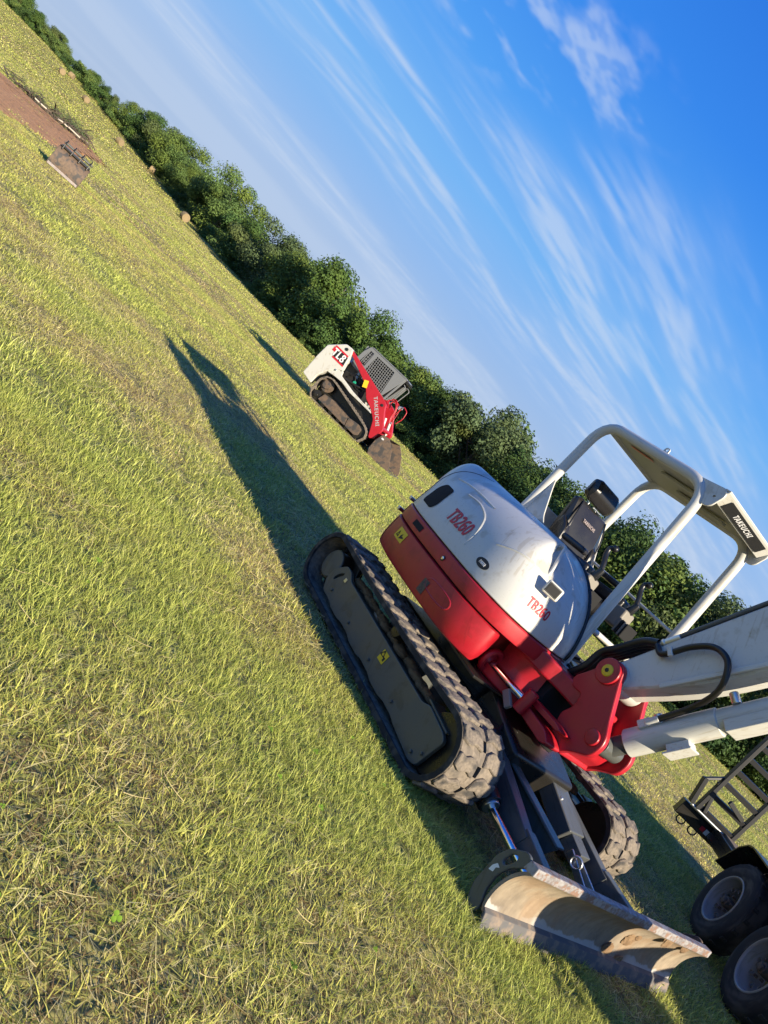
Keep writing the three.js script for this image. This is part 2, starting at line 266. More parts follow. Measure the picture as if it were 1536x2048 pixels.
// bare red-brown soil, far left
const SOIL = [[-9.5, -9.5], [-12.5, -17.3], [-13.2, -19.6], [-14.5, -23], [-17.5, -29], [-21.4, -36], [-24.3, -42], [-27.3, -48], [-31.5, -53], [-33.5, -51], [-32, -47.5], [-30, -43.5], [-28.4, -38.5], [-29, -33], [-36, -28], [-36, -15], [-22, -8]];
function inSoil(x, z) { let c = false; for (let i = 0, j = SOIL.length - 1; i < SOIL.length; j = i++) { const [xi, zi] = SOIL[i], [xj, zj] = SOIL[j]; if ((zi > z) !== (zj > z) && x < (xj - xi) * (z - zi) / (zj - zi) + xi) c = !c; } return c; }
{
  const r = rng(5), pts = [], cx = -24, cz = -31;
  const ring = SOIL.flatMap((p, i) => { const q = SOIL[(i + 1) % SOIL.length], k = Math.max(2, Math.round(Math.hypot(q[0] - p[0], q[1] - p[1]) / 0.45)); return Array.from({ length: k }, (_, s) => { const f = s / k, w = 1.1 * (fbm(p[0] * 0.7 + (q[0] - p[0]) * f * 1.3 + 90, p[1] * 0.7 + (q[1] - p[1]) * f * 1.3 + 90, 4) - 0.5) * 2; return [lerp(p[0], q[0], f) + w, lerp(p[1], q[1], f) + w * 0.5]; }); });
  const pos = [], uv = [], idx = [], rings = 22, n = ring.length;
  for (let k = 0; k <= rings; k++) for (let i = 0; i < n; i++) { const f = 1 - k / rings * 0.999, x = cx + (ring[i][0] - cx) * f, z = cz + (ring[i][1] - cz) * f; pos.push(x, terrain(x, z) + 0.012 + (k ? 0.05 * fbm(x * 1.5 + 70, z * 1.5 + 70, 4) : -0.03), z); uv.push(x / 3, z / 3); }
  for (let k = 0; k < rings; k++) for (let i = 0; i < n; i++) { const a = k * n + i, b = k * n + (i + 1) % n; idx.push(a, b, a + n, b, b + n, a + n); }
  const g = new THREE.BufferGeometry(); g.setAttribute('position', new THREE.Float32BufferAttribute(pos, 3)); g.setAttribute('uv', new THREE.Float32BufferAttribute(uv, 2)); g.setIndex(idx); g.computeVertexNormals();
  if (g.attributes.normal.getY(n * 5) < 0) { g.index.array.reverse(); g.computeVertexNormals(); }
  structure('bare_soil', g, new THREE.MeshStandardMaterial({ roughness: 1, map: texture(1024, (u, v) => { const a = fbm(u * 8, v * 8, 6, 8), b = fbm(u * 60, v * 60, 4, 60); let q = mix3([0.36, 0.165, 0.062], [0.55, 0.30, 0.13], a); q = mix3(q, [0.22, 0.105, 0.045], smooth(0.5, 0.75, b) * 0.7); return toS(q); }), bumpMap: texture(512, gray((u, v) => fbm(u * 30, v * 30, 5, 30)), { srgb: false }), bumpScale: 0.08 }));
}

// ---- the wood along the far edge of the field -----------------------------------------------------
const leafMaterial = (name, rgb) => { const m = new THREE.MeshPhysicalMaterial({ color: new THREE.Color().setRGB(...rgb), vertexColors: true, roughness: 0.7, specularIntensity: 0.35, side: THREE.DoubleSide, transmission: 0.22, thickness: 0 }); m.name = name; return m; };
const LEAF = [leafMaterial('leaf_dark', [0.052, 0.098, 0.026]), leafMaterial('leaf_mid', [0.080, 0.140, 0.034]), leafMaterial('leaf_light', [0.118, 0.178, 0.046]), leafMaterial('leaf_grey', [0.102, 0.140, 0.056])];
const barkMaterial = new THREE.MeshStandardMaterial({ color: new THREE.Color().setRGB(0.09, 0.075, 0.06), roughness: 1 });
// one crown, unit height about 1 (scaled per tree): leaf clumps on limbs through an uneven volume
function crownGeometry(seed, leaves, aspect, low, leafSize = 0.0125) {
  const r = rng(seed), pos = [], nor = [], col = [], idx = [], blobs = [];
  const nb = 30;
  for (let i = 0; i < nb; i++) {                                  // clump centres on an irregular crown surface and inside
    const th = r() * Math.PI * 2, h = Math.pow(r(), 0.85), y = low + (0.95 - low) * h, prof = Math.pow(Math.sin(Math.PI * clamp(0.13 + 0.80 * h)), 0.6) * (0.8 + 0.4 * r()), inner = r() < 0.25 ? 0.45 : 1;
    const rad = 0.5 * aspect * prof * inner * (0.68 + 0.32 * r()); blobs.push([Math.cos(th) * rad, y, Math.sin(th) * rad, 0.12 + 0.11 * r(), r()]);
  }
  const a = new THREE.Vector3(), b = new THREE.Vector3(), n = new THREE.Vector3(), up = new THREE.Vector3();
  for (let i = 0; i < leaves; i++) {
    const B = blobs[Math.floor(r() * nb)], u = r() * 2 - 1, t = r() * Math.PI * 2, s = Math.sqrt(1 - u * u), rr = B[3] * Math.pow(r(), 0.28) * (0.8 + 0.5 * fbm(t * 2 + B[4] * 50, u * 3 + 40, 2)) * (r() < 0.03 ? 1.22 : 1);
    const dx = s * Math.cos(t), dy = u * 0.78, dz = s * Math.sin(t), x = B[0] + dx * rr * aspect * 0.95, y = Math.max(0.0, B[1] + dy * rr), z = B[2] + dz * rr * aspect * 0.95;
    n.set(dx + (r() - 0.5) * 1.5, dy + 0.35 + (r() - 0.5) * 1.3, dz + (r() - 0.5) * 1.5).normalize();
    up.set(r() - 0.5, r() - 0.7, r() - 0.5); a.crossVectors(n, up).normalize(); b.crossVectors(n, a);
    const L = leafSize * (0.6 + 0.9 * r()), w = L * 0.8, k = pos.length / 3;
    for (const [p, q] of [[-1, -0.6], [1, -0.6], [0, 1.3]]) pos.push(x + a.x * p * w + b.x * q * L, y + a.y * p * w + b.y * q * L, z + a.z * p * w + b.z * q * L);
    const c = 0.70 + 0.6 * r(), tint = B[4], cc = [c * (0.84 + 0.30 * tint), c * (0.95 + 0.1 * tint), c * (1.05 - 0.3 * tint)]; col.push(...cc, ...cc, ...cc);
    idx.push(k, k + 1, k + 2);
  }
  const g = new THREE.BufferGeometry(); g.setAttribute('position', new THREE.Float32BufferAttribute(pos, 3)); g.setAttribute('color', new THREE.Float32BufferAttribute(col, 3)); g.setIndex(idx); g.computeVertexNormals(); g.userData.blobs = blobs; return g;
}
function trunkGeometry(seed, blobs) {
  const r = rng(seed + 1000), list = [rod([0, -0.03, 0], [0.01, 0.42, 0.005], 0.022, 0.014, 9), rod([0.01, 0.40, 0.005], [0.0, 0.80, -0.01], 0.014, 0.004, 7)];
  for (let i = 0; i < 10; i++) { const b = blobs[i * 3], y0 = 0.16 + r() * 0.38; list.push(rod([0.005, Math.min(y0, b[1]), 0], [b[0] * 0.92, b[1], b[2] * 0.92], 0.009, 0.003, 6)); }
  return merge(list);
}
const crowns = [[11, 19000, 0.86, 0.05], [12, 20000, 1.04, 0.03], [13, 17000, 0.74, 0.07], [14, 22000, 1.22, 0.02], [15, 19000, 0.94, 0.04], [16, 20000, 1.12, 0.08]].map(a => crownGeometry(...a));
const thinCrowns = crowns.map((c, i) => crownGeometry(11 + i, 7000, [0.78, 0.92, 0.66, 1.08, 0.84, 0.96][i], 0.05, 0.018));
const trunks = crowns.map((c, i) => trunkGeometry(i, c.userData.blobs));
{
  // foot of the wood: sideways slope u (right of the view axis) and depth; top of the wood in slope above the level of the eye
  const foot = [[-1.05, 185], [-0.81, 172], [-0.72, 166], [-0.66, 158], [-0.58, 150], [-0.50, 138], [-0.44, 118], [-0.40, 104], [-0.34, 87], [-0.23, 67], [0, 58.5], [0.20, 50], [0.44, 41.5], [0.565, 41.5], [0.70, 40], [0.90, 38]];
  const top = [[-1.05, 0.06], [-0.85, 0.05], [-0.765, 0.047], [-0.726, 0.045], [-0.701, 0.033], [-0.679, 0.038], [-0.634, 0.030], [-0.602, 0.029], [-0.570, 0.052], [-0.518, 0.055], [-0.482, 0.052], [-0.462, 0.046], [-0.418, 0.064], [-0.394, 0.061], [-0.363, 0.051], [-0.350, 0.042], [-0.315, 0.061], [-0.273, 0.062], [-0.252, 0.078], [-0.230, 0.081], [-0.214, 0.068], [-0.183, 0.069], [-0.154, 0.076], [-0.135, 0.061], [-0.092, 0.067], [-0.048, 0.063], [-0.016, 0.071], [0.016, 0.085], [0.046, 0.099], [0.066, 0.085], [0.084, 0.066], [0.112, 0.082], [0.139, 0.089], [0.209, 0.087], [0.244, 0.101], [0.271, 0.107], [0.300, 0.120], [0.364, 0.114], [0.401, 0.108], [0.60, 0.11], [0.90, 0.11]];
  const look = (t, u) => { let k = 0; while (k < t.length - 2 && u > t[k + 1][0]) k++; return lerp(t[k][1], t[k + 1][1], clamp((u - t[k][0]) / (t[k + 1][0] - t[k][0]))); };
  const r = rng(404), ordinal = ['first', 'second', 'third', 'fourth', 'fifth', 'sixth', 'seventh', 'eighth', 'ninth', 'tenth', 'eleventh', 'twelfth', 'thirteenth', 'fourteenth', 'fifteenth', 'sixteenth', 'seventeenth', 'eighteenth', 'nineteenth', 'twentieth'];
  const tone = ['dark green', 'mid green', 'light green', 'grey green'];
  const plant = (x, z, h, kind, mat, name, label, group) => {
    const t = thing(name, label, 'tree', [x, terrain(x, z) - 0.05, z], r() * 6.28, group); t.scale.set(h * (0.92 + 0.2 * r()), h, h * (0.92 + 0.2 * r()));
    part('trunk', trunks[kind], barkMaterial, t); part('crown', (name === 'backwood_tree' ? thinCrowns : crowns)[kind], LEAF[mat], t); return t;
  };
  const front = [];
  let u = -1.0;
  while (u < 0.86) {
    const d = look(foot, u), jit = r(), dd = d * (1.0 + 0.045 * (jit - 0.3)), base = terrain(u * dd, -dd), h = (1.4376 + (look(top, u) + 0.016 * (r() - 0.45)) * dd - base) * 1.0;
    front.push({ u, d: dd, h, kind: Math.floor(r() * 6), mat: Math.floor(r() * 3.6) });
    const wid = h * 0.50; u += (0.75 + 0.5 * r()) * Math.max(wid, 2.0) / d;
  }
  const left = front.filter(f => f.u < -0.12).length;
  front.forEach((f, i) => {
    const side = f.u < -0.12, k = side ? left - 1 - i : i - left; const w = ordinal[k] ?? (ordinal[k - 20] ? 'twenty-' + ordinal[k - 20] : ordinal[k - 40] ? 'forty-' + ordinal[k - 40] : 'last');
    plant(f.u * f.d, -f.d, f.h, f.kind, f.mat, 'woodland_tree', side ? `${tone[f.mat]} tree at the field edge, ${w} left of the track loader` : `${tone[f.mat]} tree at the field edge, ${w} counting right from the track loader`, 'trees in the front row of the wood');
  });
  // second and third row fill the gaps
  for (let k = 0; k < 2; k++) for (u = -1.0 + 0.01 * k; u < 0.86;) {
    const d = look(foot, u) * (1.07 + 0.07 * k) + 1.5, base = terrain(u * d, -d), h = (1.4376 + (look(top, u) - 0.012 + 0.012 * (r() - 0.5)) * d - base); if (h > 3) plant(u * d, -d, h, Math.floor(r() * 6), Math.floor(r() * 2.4), 'backwood_tree', 'broadleaf tree crown showing through gaps behind the front row of the wood', 'trees behind the front row of the wood');
    u += (0.9 + 0.5 * r()) * Math.max(h * 0.5, 3) / d;
  }
  // low scrub along the foot of the wood
  const bush = crownGeometry(31, 4200, 1.9, 0.02, 0.028);
  for (u = -0.98; u < 0.84;) {
    const d = look(foot, u) * 0.985 - 0.4, h = (0.9 + 1.1 * r()) * (d > 90 ? 1.8 : 1), x = u * d, z = -d, b = shadows(new THREE.Mesh(bush, LEAF[Math.floor(r() * 3)])); b.name = numbered('scrub_bush'); b.position.set(x, terrain(x, z) - 0.05, z); b.rotation.y = r() * 6.28; b.scale.set(h * 1.1, h, h * 1.1); b.userData = { label: 'low leafy scrub bush filling the foot of the wood', category: 'bush', group: 'scrub along the foot of the wood' }; scene.add(b);
    u += h * 1.35 / d;
  }
}

// ---- mini excavator (x forward, y up, z to its right, towards the camera) ----------------------------
const EX = thing('mini_excavator', 'red and white mini excavator with open canopy and muddy rubber tracks, nearest machine', 'excavator', [1.327, 0, -5.416], R(-54.327));
{
  const TR = 0.226, TL = 0.935;                       // track end radius (belt) and half wheelbase
  const loopLen = 4 * TL + 2 * Math.PI * TR;
  function onTrack(s) {                               // point, tangent angle; runs bottom -> front -> top -> rear
    s = ((s % loopLen) + loopLen) % loopLen; const q = Math.PI * TR;
    if (s < 2 * TL) return [-TL + s, 0.03, 0]; s -= 2 * TL;
    if (s < q) { const a = s / TR; return [TL + TR * Math.sin(a), 0.03 + TR - TR * Math.cos(a), a]; } s -= q;
    if (s < 2 * TL) { const f = s / (2 * TL); return [TL - s, 0.03 + 2 * TR - 0.016 * Math.sin(Math.PI * f) , Math.PI]; } s -= 2 * TL;
    const a = s / TR + Math.PI; return [-TL + TR * Math.sin(a), 0.03 + TR - TR * Math.cos(a), a];
  }
  const strip = (z0, z1, th, s0 = 0, s1 = loopLen, n = 96) => {      // piece of belt between s0 and s1
    const rings = []; for (let i = 0; i <= n; i++) { const [x, y, a] = onTrack(lerp(s0, s1, i / n)), nx = Math.sin(a), ny = -Math.cos(a); rings.push([[x, y, z0], [x, y, z1], [x - nx * th, y - ny * th, z1], [x - nx * th, y - ny * th, z0], [x, y, z0]]); }
    const g = loft(rings, false, false, false); return toCreasedNormals(uvMetresKeep(g), 0.5);
  };
  function uvMetresKeep(g) { g.computeVertexNormals(); return uvMetres(g, 1.6); }
  const N = 36, pitch = loopLen / N;
  // tread lug in its own frame: x along the belt, y outwards, z across
  const lugShape = (sgn, v) => { const r = rng(60 + v), j = () => (r() - 0.5) * 0.010; const pts = [[-0.040 + j(), 0.024], [0.036 + j(), 0.030], [0.062 + j(), 0.085 + j()], [0.040 + j(), 0.135], [0.054 + j(), 0.188], [-0.020 + j(), 0.190], [-0.044 + j(), 0.140], [-0.022 + j(), 0.080]]; const s = outline(pts.map(p => [p[0], p[1] * sgn]), 0.012); const g = new THREE.ExtrudeGeometry(s, { depth: 0.006, bevelEnabled: true, bevelThickness: 0.011, bevelSize: 0.010, bevelOffset: -0.006, bevelSegments: 2, curveSegments: 3 }); g.rotateX(Math.PI / 2); g.scale(1, -1, 1); g.index || 0; const q = uvMetres(g, 2.2); const uv = q.attributes.uv; for (let i = 0; i < uv.count; i++) uv.setXY(i, uv.getX(i) + v * 0.37, uv.getY(i) + v * 0.21); q.scale(1, 1, 1); return flip(q); };
  function flip(g) { const p = g.attributes.position.array, u = g.attributes.uv.array; for (let i = 0; i < p.length; i += 9) for (let k = 0; k < 3; k++) { const t = p[i + 3 + k]; p[i + 3 + k] = p[i + 6 + k]; p[i + 6 + k] = t; } for (let i = 0; i < u.length; i += 6) for (let k = 0; k < 2; k++) { const t = u[i + 2 + k]; u[i + 2 + k] = u[i + 4 + k]; u[i + 4 + k] = t; } g.computeVertexNormals(); return g; }
  const lugs = [[0, 1, 2, 3].map(v => lugShape(1, v)), [4, 5, 6, 7].map(v => lugShape(-1, v))];
  for (const side of [1, -1]) {
    const zc = side * 0.845, half = 0.2;
    const track = part('crawler_track', [strip(zc - half, zc - 0.026, 0.026), strip(zc + 0.026, zc + half, 0.026), ...Array.from({ length: N }, (_, i) => strip(zc - 0.027, zc + 0.027, 0.024, (i + 0.22) * pitch, (i + 0.78) * pitch, 5))], M.muddy_rubber, EX, side > 0 ? 'near rubber track caked with dry mud' : 'far rubber track caked with dry mud');
    part('track_lip', [strip(zc - half - 0.004, zc - half + 0.014, 0.034), strip(zc + half - 0.014, zc + half + 0.004, 0.034)].map(g => g), M.dark_rubber, track);
    for (let i = 0; i < N; i++) for (const h of [0, 1]) {
      const [x, y, a] = onTrack((i + h * 0.5) * pitch), m = shadows(new THREE.Mesh(lugs[h][(i * 7 + h * 3) % 4], M.muddy_rubber)); m.name = 'tread_lug'; m.position.set(x, y, zc); m.rotation.z = a; m.rotation.order = 'ZYX'; m.scale.y = -1; track.add(m);
    }
    for (let i = 0; i < N; i += 1) { const [x, y, a] = onTrack((i + 0.5) * pitch); const nx = Math.sin(a), ny = -Math.cos(a); if (i % 2) continue; part('guide_lug', box(0.05, 0.05, 0.09, [x - nx * 0.05, y - ny * 0.05, zc], [0, 0, a], 0.012), M.dark_rubber, track); }
    const frame = part('track_frame', [box(1.56, 0.14, 0.20, [0, 0.225, zc], [0, 0, 0], 0.02), box(0.5, 0.2, 0.45, [0, 0.27, side * 0.55])], M.grey_paint, EX);
    part('side_plate', uvMetres(plate([[-0.79, 0.098], [-0.86, 0.17], [-0.85, 0.27], [-0.76, 0.355], [-0.68, 0.355], [-0.60, 0.315], [0.66, 0.315], [0.72, 0.345], [0.93, 0.325], [0.975, 0.30], [0.945, 0.085], [0.88, 0.065], [0.62, 0.085], [0.56, 0.098], [0.42, 0.098], [0.36, 0.084], [0.22, 0.084], [0.16, 0.098], [0.02, 0.098], [-0.04, 0.084], [-0.18, 0.084], [-0.24, 0.098], [-0.38, 0.098], [-0.44, 0.084], [-0.58, 0.084], [-0.64, 0.098]], side > 0 ? 0.955 : -0.985, side > 0 ? 0.985 : -0.955, 0.025, [[[-0.80, 0.215], [-0.775, 0.275], [-0.725, 0.315], [-0.71, 0.29], [-0.75, 0.24], [-0.77, 0.20]]]), 1.2), M.grey_paint, frame);
    part('top_flange', box(0.26, 0.016, 0.14, [0.80, 0.345, side * 0.90], [0, 0, -0.08]), M.grey_paint, frame);
    { const r = rng(side + 40), list = []; for (let i = 0; i < 34; i++) { const g = new THREE.IcosahedronGeometry(0.03 + 0.025 * r(), 1); list.push(g.scale(1.4, 0.6, 1).translate(-0.66 + i * 0.038, 0.318 + 0.012 * r(), zc + 0.06 * (r() - 0.3) * side)); } part('packed_mud', list.map(g => uvMetres(g, 2)), M.earth_clod, frame).userData.kind = 'stuff'; }
    for (const [bx, by] of [[-0.70, 0.16], [-0.31, 0.15], [0.09, 0.15], [0.49, 0.15], [0.86, 0.11], [0.925, 0.16]]) part('bolt', cylz(0.011, 0.016, [bx, by, side * 0.99], 8), M.grey_paint, frame);
    for (let i = 0; i < 4; i++) part('track_roller', [cylz(0.075, 0.06, [-0.57 + i * 0.38, 0.125, zc + 0.06]), cylz(0.075, 0.06, [-0.57 + i * 0.38, 0.125, zc - 0.06]), cylz(0.04, 0.2, [-0.57 + i * 0.38, 0.125, zc])], M.black_steel, EX);
    part('carrier_roller', cylz(0.05, 0.22, [0.05, 0.40, zc]), M.black_steel, EX);
    const spr = part('drive_sprocket', [cylz(0.188, 0.04, [-TL, 0.256, zc]), cylz(0.12, 0.22, [-TL, 0.256, zc + side * 0.02])], M.black_steel, EX);
    part('hub_cover', uvMetres(cylz(0.112, 0.035, [-TL, 0.262, side * 0.965], 36)), M.grey_paint, spr);
    part('front_idler', [cylz(0.188, 0.05, [TL - 0.01, 0.256, zc + 0.07]), cylz(0.188, 0.05, [TL - 0.01, 0.256, zc - 0.07]), cylz(0.07, 0.18, [TL - 0.01, 0.256, zc])], M.black_steel, EX);
  }
  // warning sticker on the near side plate
  const stick = part('warning_label', box(0.075, 0.075, 0.003, [0.17, 0.245, 0.9875], [0, 0, 0], 0.001), M.yellow_label, EX);
  part('label_print', [plate([[-0.0, 0.035], [0.03, -0.012], [-0.03, -0.012]], 0, 0.001, 0, [[[0, 0.022], [0.018, -0.006], [-0.018, -0.006]]], 0).translate(0.155, 0.252, 0.9895), box(0.018, 0.026, 0.001, [0.190, 0.238, 0.9896])], M.ink, stick);
  part('plate_tag', box(0.03, 0.03, 0.003, [-0.66, 0.285, 0.987]), M.zinc, EX);
  // lower frame and slew ring
  part('lower_frame', [box(1.5, 0.16, 0.9, [0, 0.36, 0], [0, 0, 0], 0.03), box(0.5, 0.30, 0.7, [0.62, 0.36, 0], [0, 0, -0.25], 0.03)], M.black_steel, EX);
  part('slew_ring', at(chamferCyl(0.42, 0.14, 48), [0, 0.50, 0]), M.black_steel, EX);
  part('belly_plate', box(1.5, 0.02, 1.3, [-0.25, 0.565, 0]), M.black_steel, EX);

  // ---- dozer blade -----------------------------------------------------------------------------
  const blade = holder('dozer_blade', EX);
  const prof = [[1.862, 0.345], [1.834, 0.315], [1.806, 0.26], [1.793, 0.20], [1.794, 0.14], [1.808, 0.085], [1.828, 0.055]];
  const sheet = (pf, z0, z1, th, n = 40) => { const rings = []; for (let i = 0; i <= n; i++) { const z = lerp(z0, z1, i / n); rings.push([...pf.map(([x, y]) => [x, y, z]), ...[...pf].reverse().map(([x, y]) => [x - th, y + (y > 0.25 ? th * 0.3 : 0), z])]); } const g = loft(rings); const cap = (zz, fl) => { const pts = rings[fl ? 0 : n].map(p => [p[0], p[1]]); const q = shapeFlat(pts).translate(0, 0, zz); return q; }; g.computeVertexNormals(); return merge([toCreasedNormals(uvMetres(g, 1), 0.6), uvMetres(cap(z0, 1)), uvMetres(cap(z1, 0))]); };
  const curve = new THREE.CatmullRomCurve3(prof.map(p => V([p[0], p[1], 0]))).getPoints(18).map(p => [p.x, p.y]);
  part('moldboard', sheet(curve, -1.0, 1.0, 0.018), M.blade_steel, blade, 'scoured rusty front face of the dozer blade');
  part('top_rail', uvMetres(plate([[1.800, 0.330], [1.868, 0.346], [1.862, 0.392], [1.806, 0.385]], -1.003, 1.003, 0.008), 1.4), M.worn_edge, blade);
  part('cutting_edge', uvMetres(plate([[1.812, 0.078], [1.838, 0.066], [1.888, -0.035], [1.868, -0.035]], -1.0, 1.0, 0.004), 1.4), M.cutting_edge, blade);
  for (const s of [1, -1]) part('end_plate', uvMetres(plate([[1.802, 0.386], [1.76, 0.388], [1.69, 0.325], [1.665, 0.255], [1.68, 0.09], [1.735, -0.02], [1.785, 0.0], [1.795, 0.05], [1.752, 0.12], [1.738, 0.20], [1.758, 0.27], [1.81, 0.335]], s > 0 ? 0.976 : -0.997, s > 0 ? 0.997 : -0.976, 0.02, [[[1.705, 0.265], [1.715, 0.318], [1.742, 0.338], [1.757, 0.325], [1.742, 0.272], [1.724, 0.252]]]), 1.4), s > 0 ? M.grey_paint : M.brown_steel, blade);
  part('paint_scar', plate([[0, 0], [0.025, 0.012], [0.02, 0.035], [0.035, 0.05], [0.012, 0.055], [0.0, 0.03]], 0, 0.001, 0.004, [], 0).applyMatrix4(new THREE.Matrix4().makeTranslation(1.69, 0.18, 0.9975)), M.white_letter, blade);
  // caked earth left on the blade
  { const r = rng(91), clod = (x, y, z, s) => { const g = new THREE.IcosahedronGeometry(1, 2), p = g.attributes.position; for (let i = 0; i < p.count; i++) { const k = 0.6 + 0.8 * fbm(p.getX(i) * 2 + x * 40 + 50, p.getY(i) * 2 + p.getZ(i) * 1.5 + z * 30 + 50, 3); p.setXYZ(i, p.getX(i) * k * s * 0.16, p.getY(i) * k * s * 0.8, p.getZ(i) * k * s); } g.computeVertexNormals(); return uvMetres(g.translate(x, y, z), 2); };
    const list = []; for (let i = 0; i < 8; i++) { const z = -0.15 - 0.5 * r() * (0.5 + r()), f = r(), k = Math.floor(f * 17), [x, y] = curve[k]; list.push(clod(x + 0.004, y, z, 0.02 + 0.04 * r())); } part('caked_earth', list, M.earth_clod, blade); }
  for (const [za, zb] of [[0.34, 0.52], [-0.34, -0.52]]) {
    part('push_arm', [bar([0.62, 0.36, za], [1.40, 0.20, lerp(za, zb, 0.6)], 0.085, 0.13), bar([1.36, 0.205, lerp(za, zb, 0.55)], [1.78, 0.17, zb], 0.075, 0.16)], M.slate_paint, blade);
    part('arm_gusset', plate([[1.50, 0.10], [1.76, 0.06], [1.77, 0.30], [1.66, 0.30]], zb - 0.02, zb + 0.02, 0.02), M.slate_paint, blade);
  }
  part('arm_cover', [bar([0.70, 0.385, 0.26], [1.42, 0.295, 0.20], 0.09, 0.018, [0, 1, 0]), plate([[0.70, 0.376], [1.42, 0.286], [1.38, 0.20], [0.72, 0.26]], 0.20, 0.215, 0.008)], M.slate_paint, blade);
  part('arm_beam', [bar([0.50, 0.47, -0.20], [1.16, 0.255, -0.26], 0.20, 0.12, [0, 1, 0], 0.01), bar([1.16, 0.255, -0.26], [1.30, 0.22, -0.27], 0.12, 0.10)], M.slate_paint, blade);
  for (const [x, y] of [[0.86, 0.385], [0.98, 0.345]]) part('bolt', at(chamferCyl(0.014, 0.02, 8), [x, y + 0.03, -0.18]), M.zinc, blade);
  const cyl = part('lift_cylinder', [rod([0.66, 0.30, 0.56], [1.14, 0.205, 0.56], 0.062), rod([1.05, 0.222, 0.56], [1.16, 0.20, 0.56], 0.072)], M.black_steel, blade);
  part('gland_ring', rod([1.155, 0.203, 0.56], [1.178, 0.198, 0.56], 0.052), M.zinc, cyl);
  part('cylinder_rod', rod([1.16, 0.2, 0.56], [1.72, 0.16, 0.56], 0.024), M.chrome, cyl);
  part('link_rods', [bar([1.27, 0.24, -0.16], [1.70, 0.12, -0.12], 0.012, 0.05), bar([1.27, 0.24, -0.22], [1.74, 0.12, -0.26], 0.012, 0.05), at(new THREE.TorusGeometry(0.035, 0.008, 8, 20), [1.36, 0.235, -0.14], [0, 0.3, 0.4])], M.zinc, blade);
  part('hose', [tube([[0.45, 0.52, 0.22], [0.62, 0.50, 0.30], [0.74, 0.40, 0.42], [0.80, 0.34, 0.54]], 0.014, 24, 8), tube([[0.45, 0.50, 0.10], [0.66, 0.46, 0.16], [0.78, 0.38, 0.3], [0.86, 0.33, 0.5]], 0.014, 24, 8), tube([[0.5, 0.47, 0.0], [0.7, 0.44, 0.06], [0.82, 0.36, 0.1]], 0.012, 20, 8)], M.rubber_hose, EX);
  part('hose_clip', [at(new THREE.TorusGeometry(0.03, 0.006, 8, 18), [0.70, 0.46, 0.24], [0.4, 0.6, 0]), at(new THREE.TorusGeometry(0.035, 0.006, 8, 18), [0.60, 0.47, 0.12], [0.4, 0.9, 0])], M.zinc, EX);

  // ---- upper body: red skirt and band, white hood -------------------------------------------------
  const right = [[0.43, 0.06], [0.475, 0.18], [0.49, 0.34], [0.485, 0.50], [0.455, 0.64], [0.39, 0.76], [0.28, 0.845], [0.12, 0.89], [-0.10, 0.905], [-0.36, 0.905], [-0.60, 0.895], [-0.80, 0.865], [-0.98, 0.80], [-1.13, 0.69], [-1.26, 0.54], [-1.35, 0.36], [-1.40, 0.18], [-1.415, 0]];
  function planOf(r) {                                                               // whole plan, tail mirrored, with inward directions
    const f = new THREE.CatmullRomCurve3(r.map(p => V([p[0], 0, p[1]]))).getPoints(68).map(p => [p.x, p.z]), w = [...f, ...f.slice(0, -1).reverse().map(([x, z]) => [x, -z])];
    w.inward = w.map(([x, z], i) => { const a = w[(i + w.length - 1) % w.length], b = w[(i + 1) % w.length], t = [b[0] - a[0], b[1] - a[1]], l = Math.hypot(...t); let n = [t[1] / l, -t[0] / l]; if (i === 0) n = [-1, 0]; if (n[0] * (x + 0.45) + n[1] * z > 0) n = [-n[0], -n[1]]; return n; });
    w.half = f.length; return w;
  }
  const whole = planOf(right), skirtPlan = planOf([[0.16, 0.06], [0.17, 0.20], [0.19, 0.34], [0.25, 0.46], [0.36, 0.585], [0.425, 0.69], ...right.slice(5)]), inward = whole.inward, fine = { length: whole.half };
  const ringAt = (pts, y, f) => pts.map(([x, z], i) => { const d = f(i, x, z), n = (pts.inward ?? inward)[i] ?? [0, 0]; return [x + n[0] * d, typeof y === 'function' ? y(x, z) : y, z + n[1] * d]; });
  const solid = (rings) => { const g = loft(rings); const cap = (ring, up) => { const s = new THREE.Shape(ring.map(p => new THREE.Vector2(p[0], -p[2]))), q = new THREE.ShapeGeometry(s); q.rotateX(-Math.PI / 2); const y = ring.reduce((a, p) => a + p[1], 0) / ring.length; q.translate(0, y, 0); return q; }; g.computeVertexNormals(); const out = toCreasedNormals(g, 0.75); return merge([uvMetres(out), uvMetres(cap(rings[rings.length - 1], true)), uvMetres(cap(rings[0], false))]); };
  const yBot = (x, z) => 0.600 + 0.0 * x;
  part('engine_core', solid([ringAt(skirtPlan, 0.62, () => 0.05), ringAt(skirtPlan, 1.0, () => 0.05)]), M.cavity, EX);
  const skirt = part('red_skirt', solid([[yBot, 0.045], [(x, z) => yBot(x, z) + 0.012, 0.016], [(x, z) => yBot(x, z) + 0.045, 0.004], [0.72, -0.004], [0.80, -0.004], [0.850, -0.001], [0.857, 0.012]].map(([y, d]) => ringAt(skirtPlan, y, () => d))), M.red_paint, EX);
  const band = part('red_band', solid([[0.868, 0.014], [0.872, 0.002], [0.90, -0.002], [0.970, 0.003], [0.978, 0.012]].map(([y, d]) => ringAt(whole, y, () => d))), M.red_paint, EX);
  // hood: right-hand cover plus the full-width engine cover behind the seat
  const cut = whole.findIndex(([x, z], i) => i > fine.length && x > -0.70);
  const hoodPlan = [...whole.slice(0, cut)], hz = hoodPlan.length;
  const front = i => smooth(0.18, 0.48, hoodPlan[i][0]) * (hoodPlan[i][1] > 0 ? 1 : 0), tail = i => smooth(-0.85, -1.25, hoodPlan[i][0]);
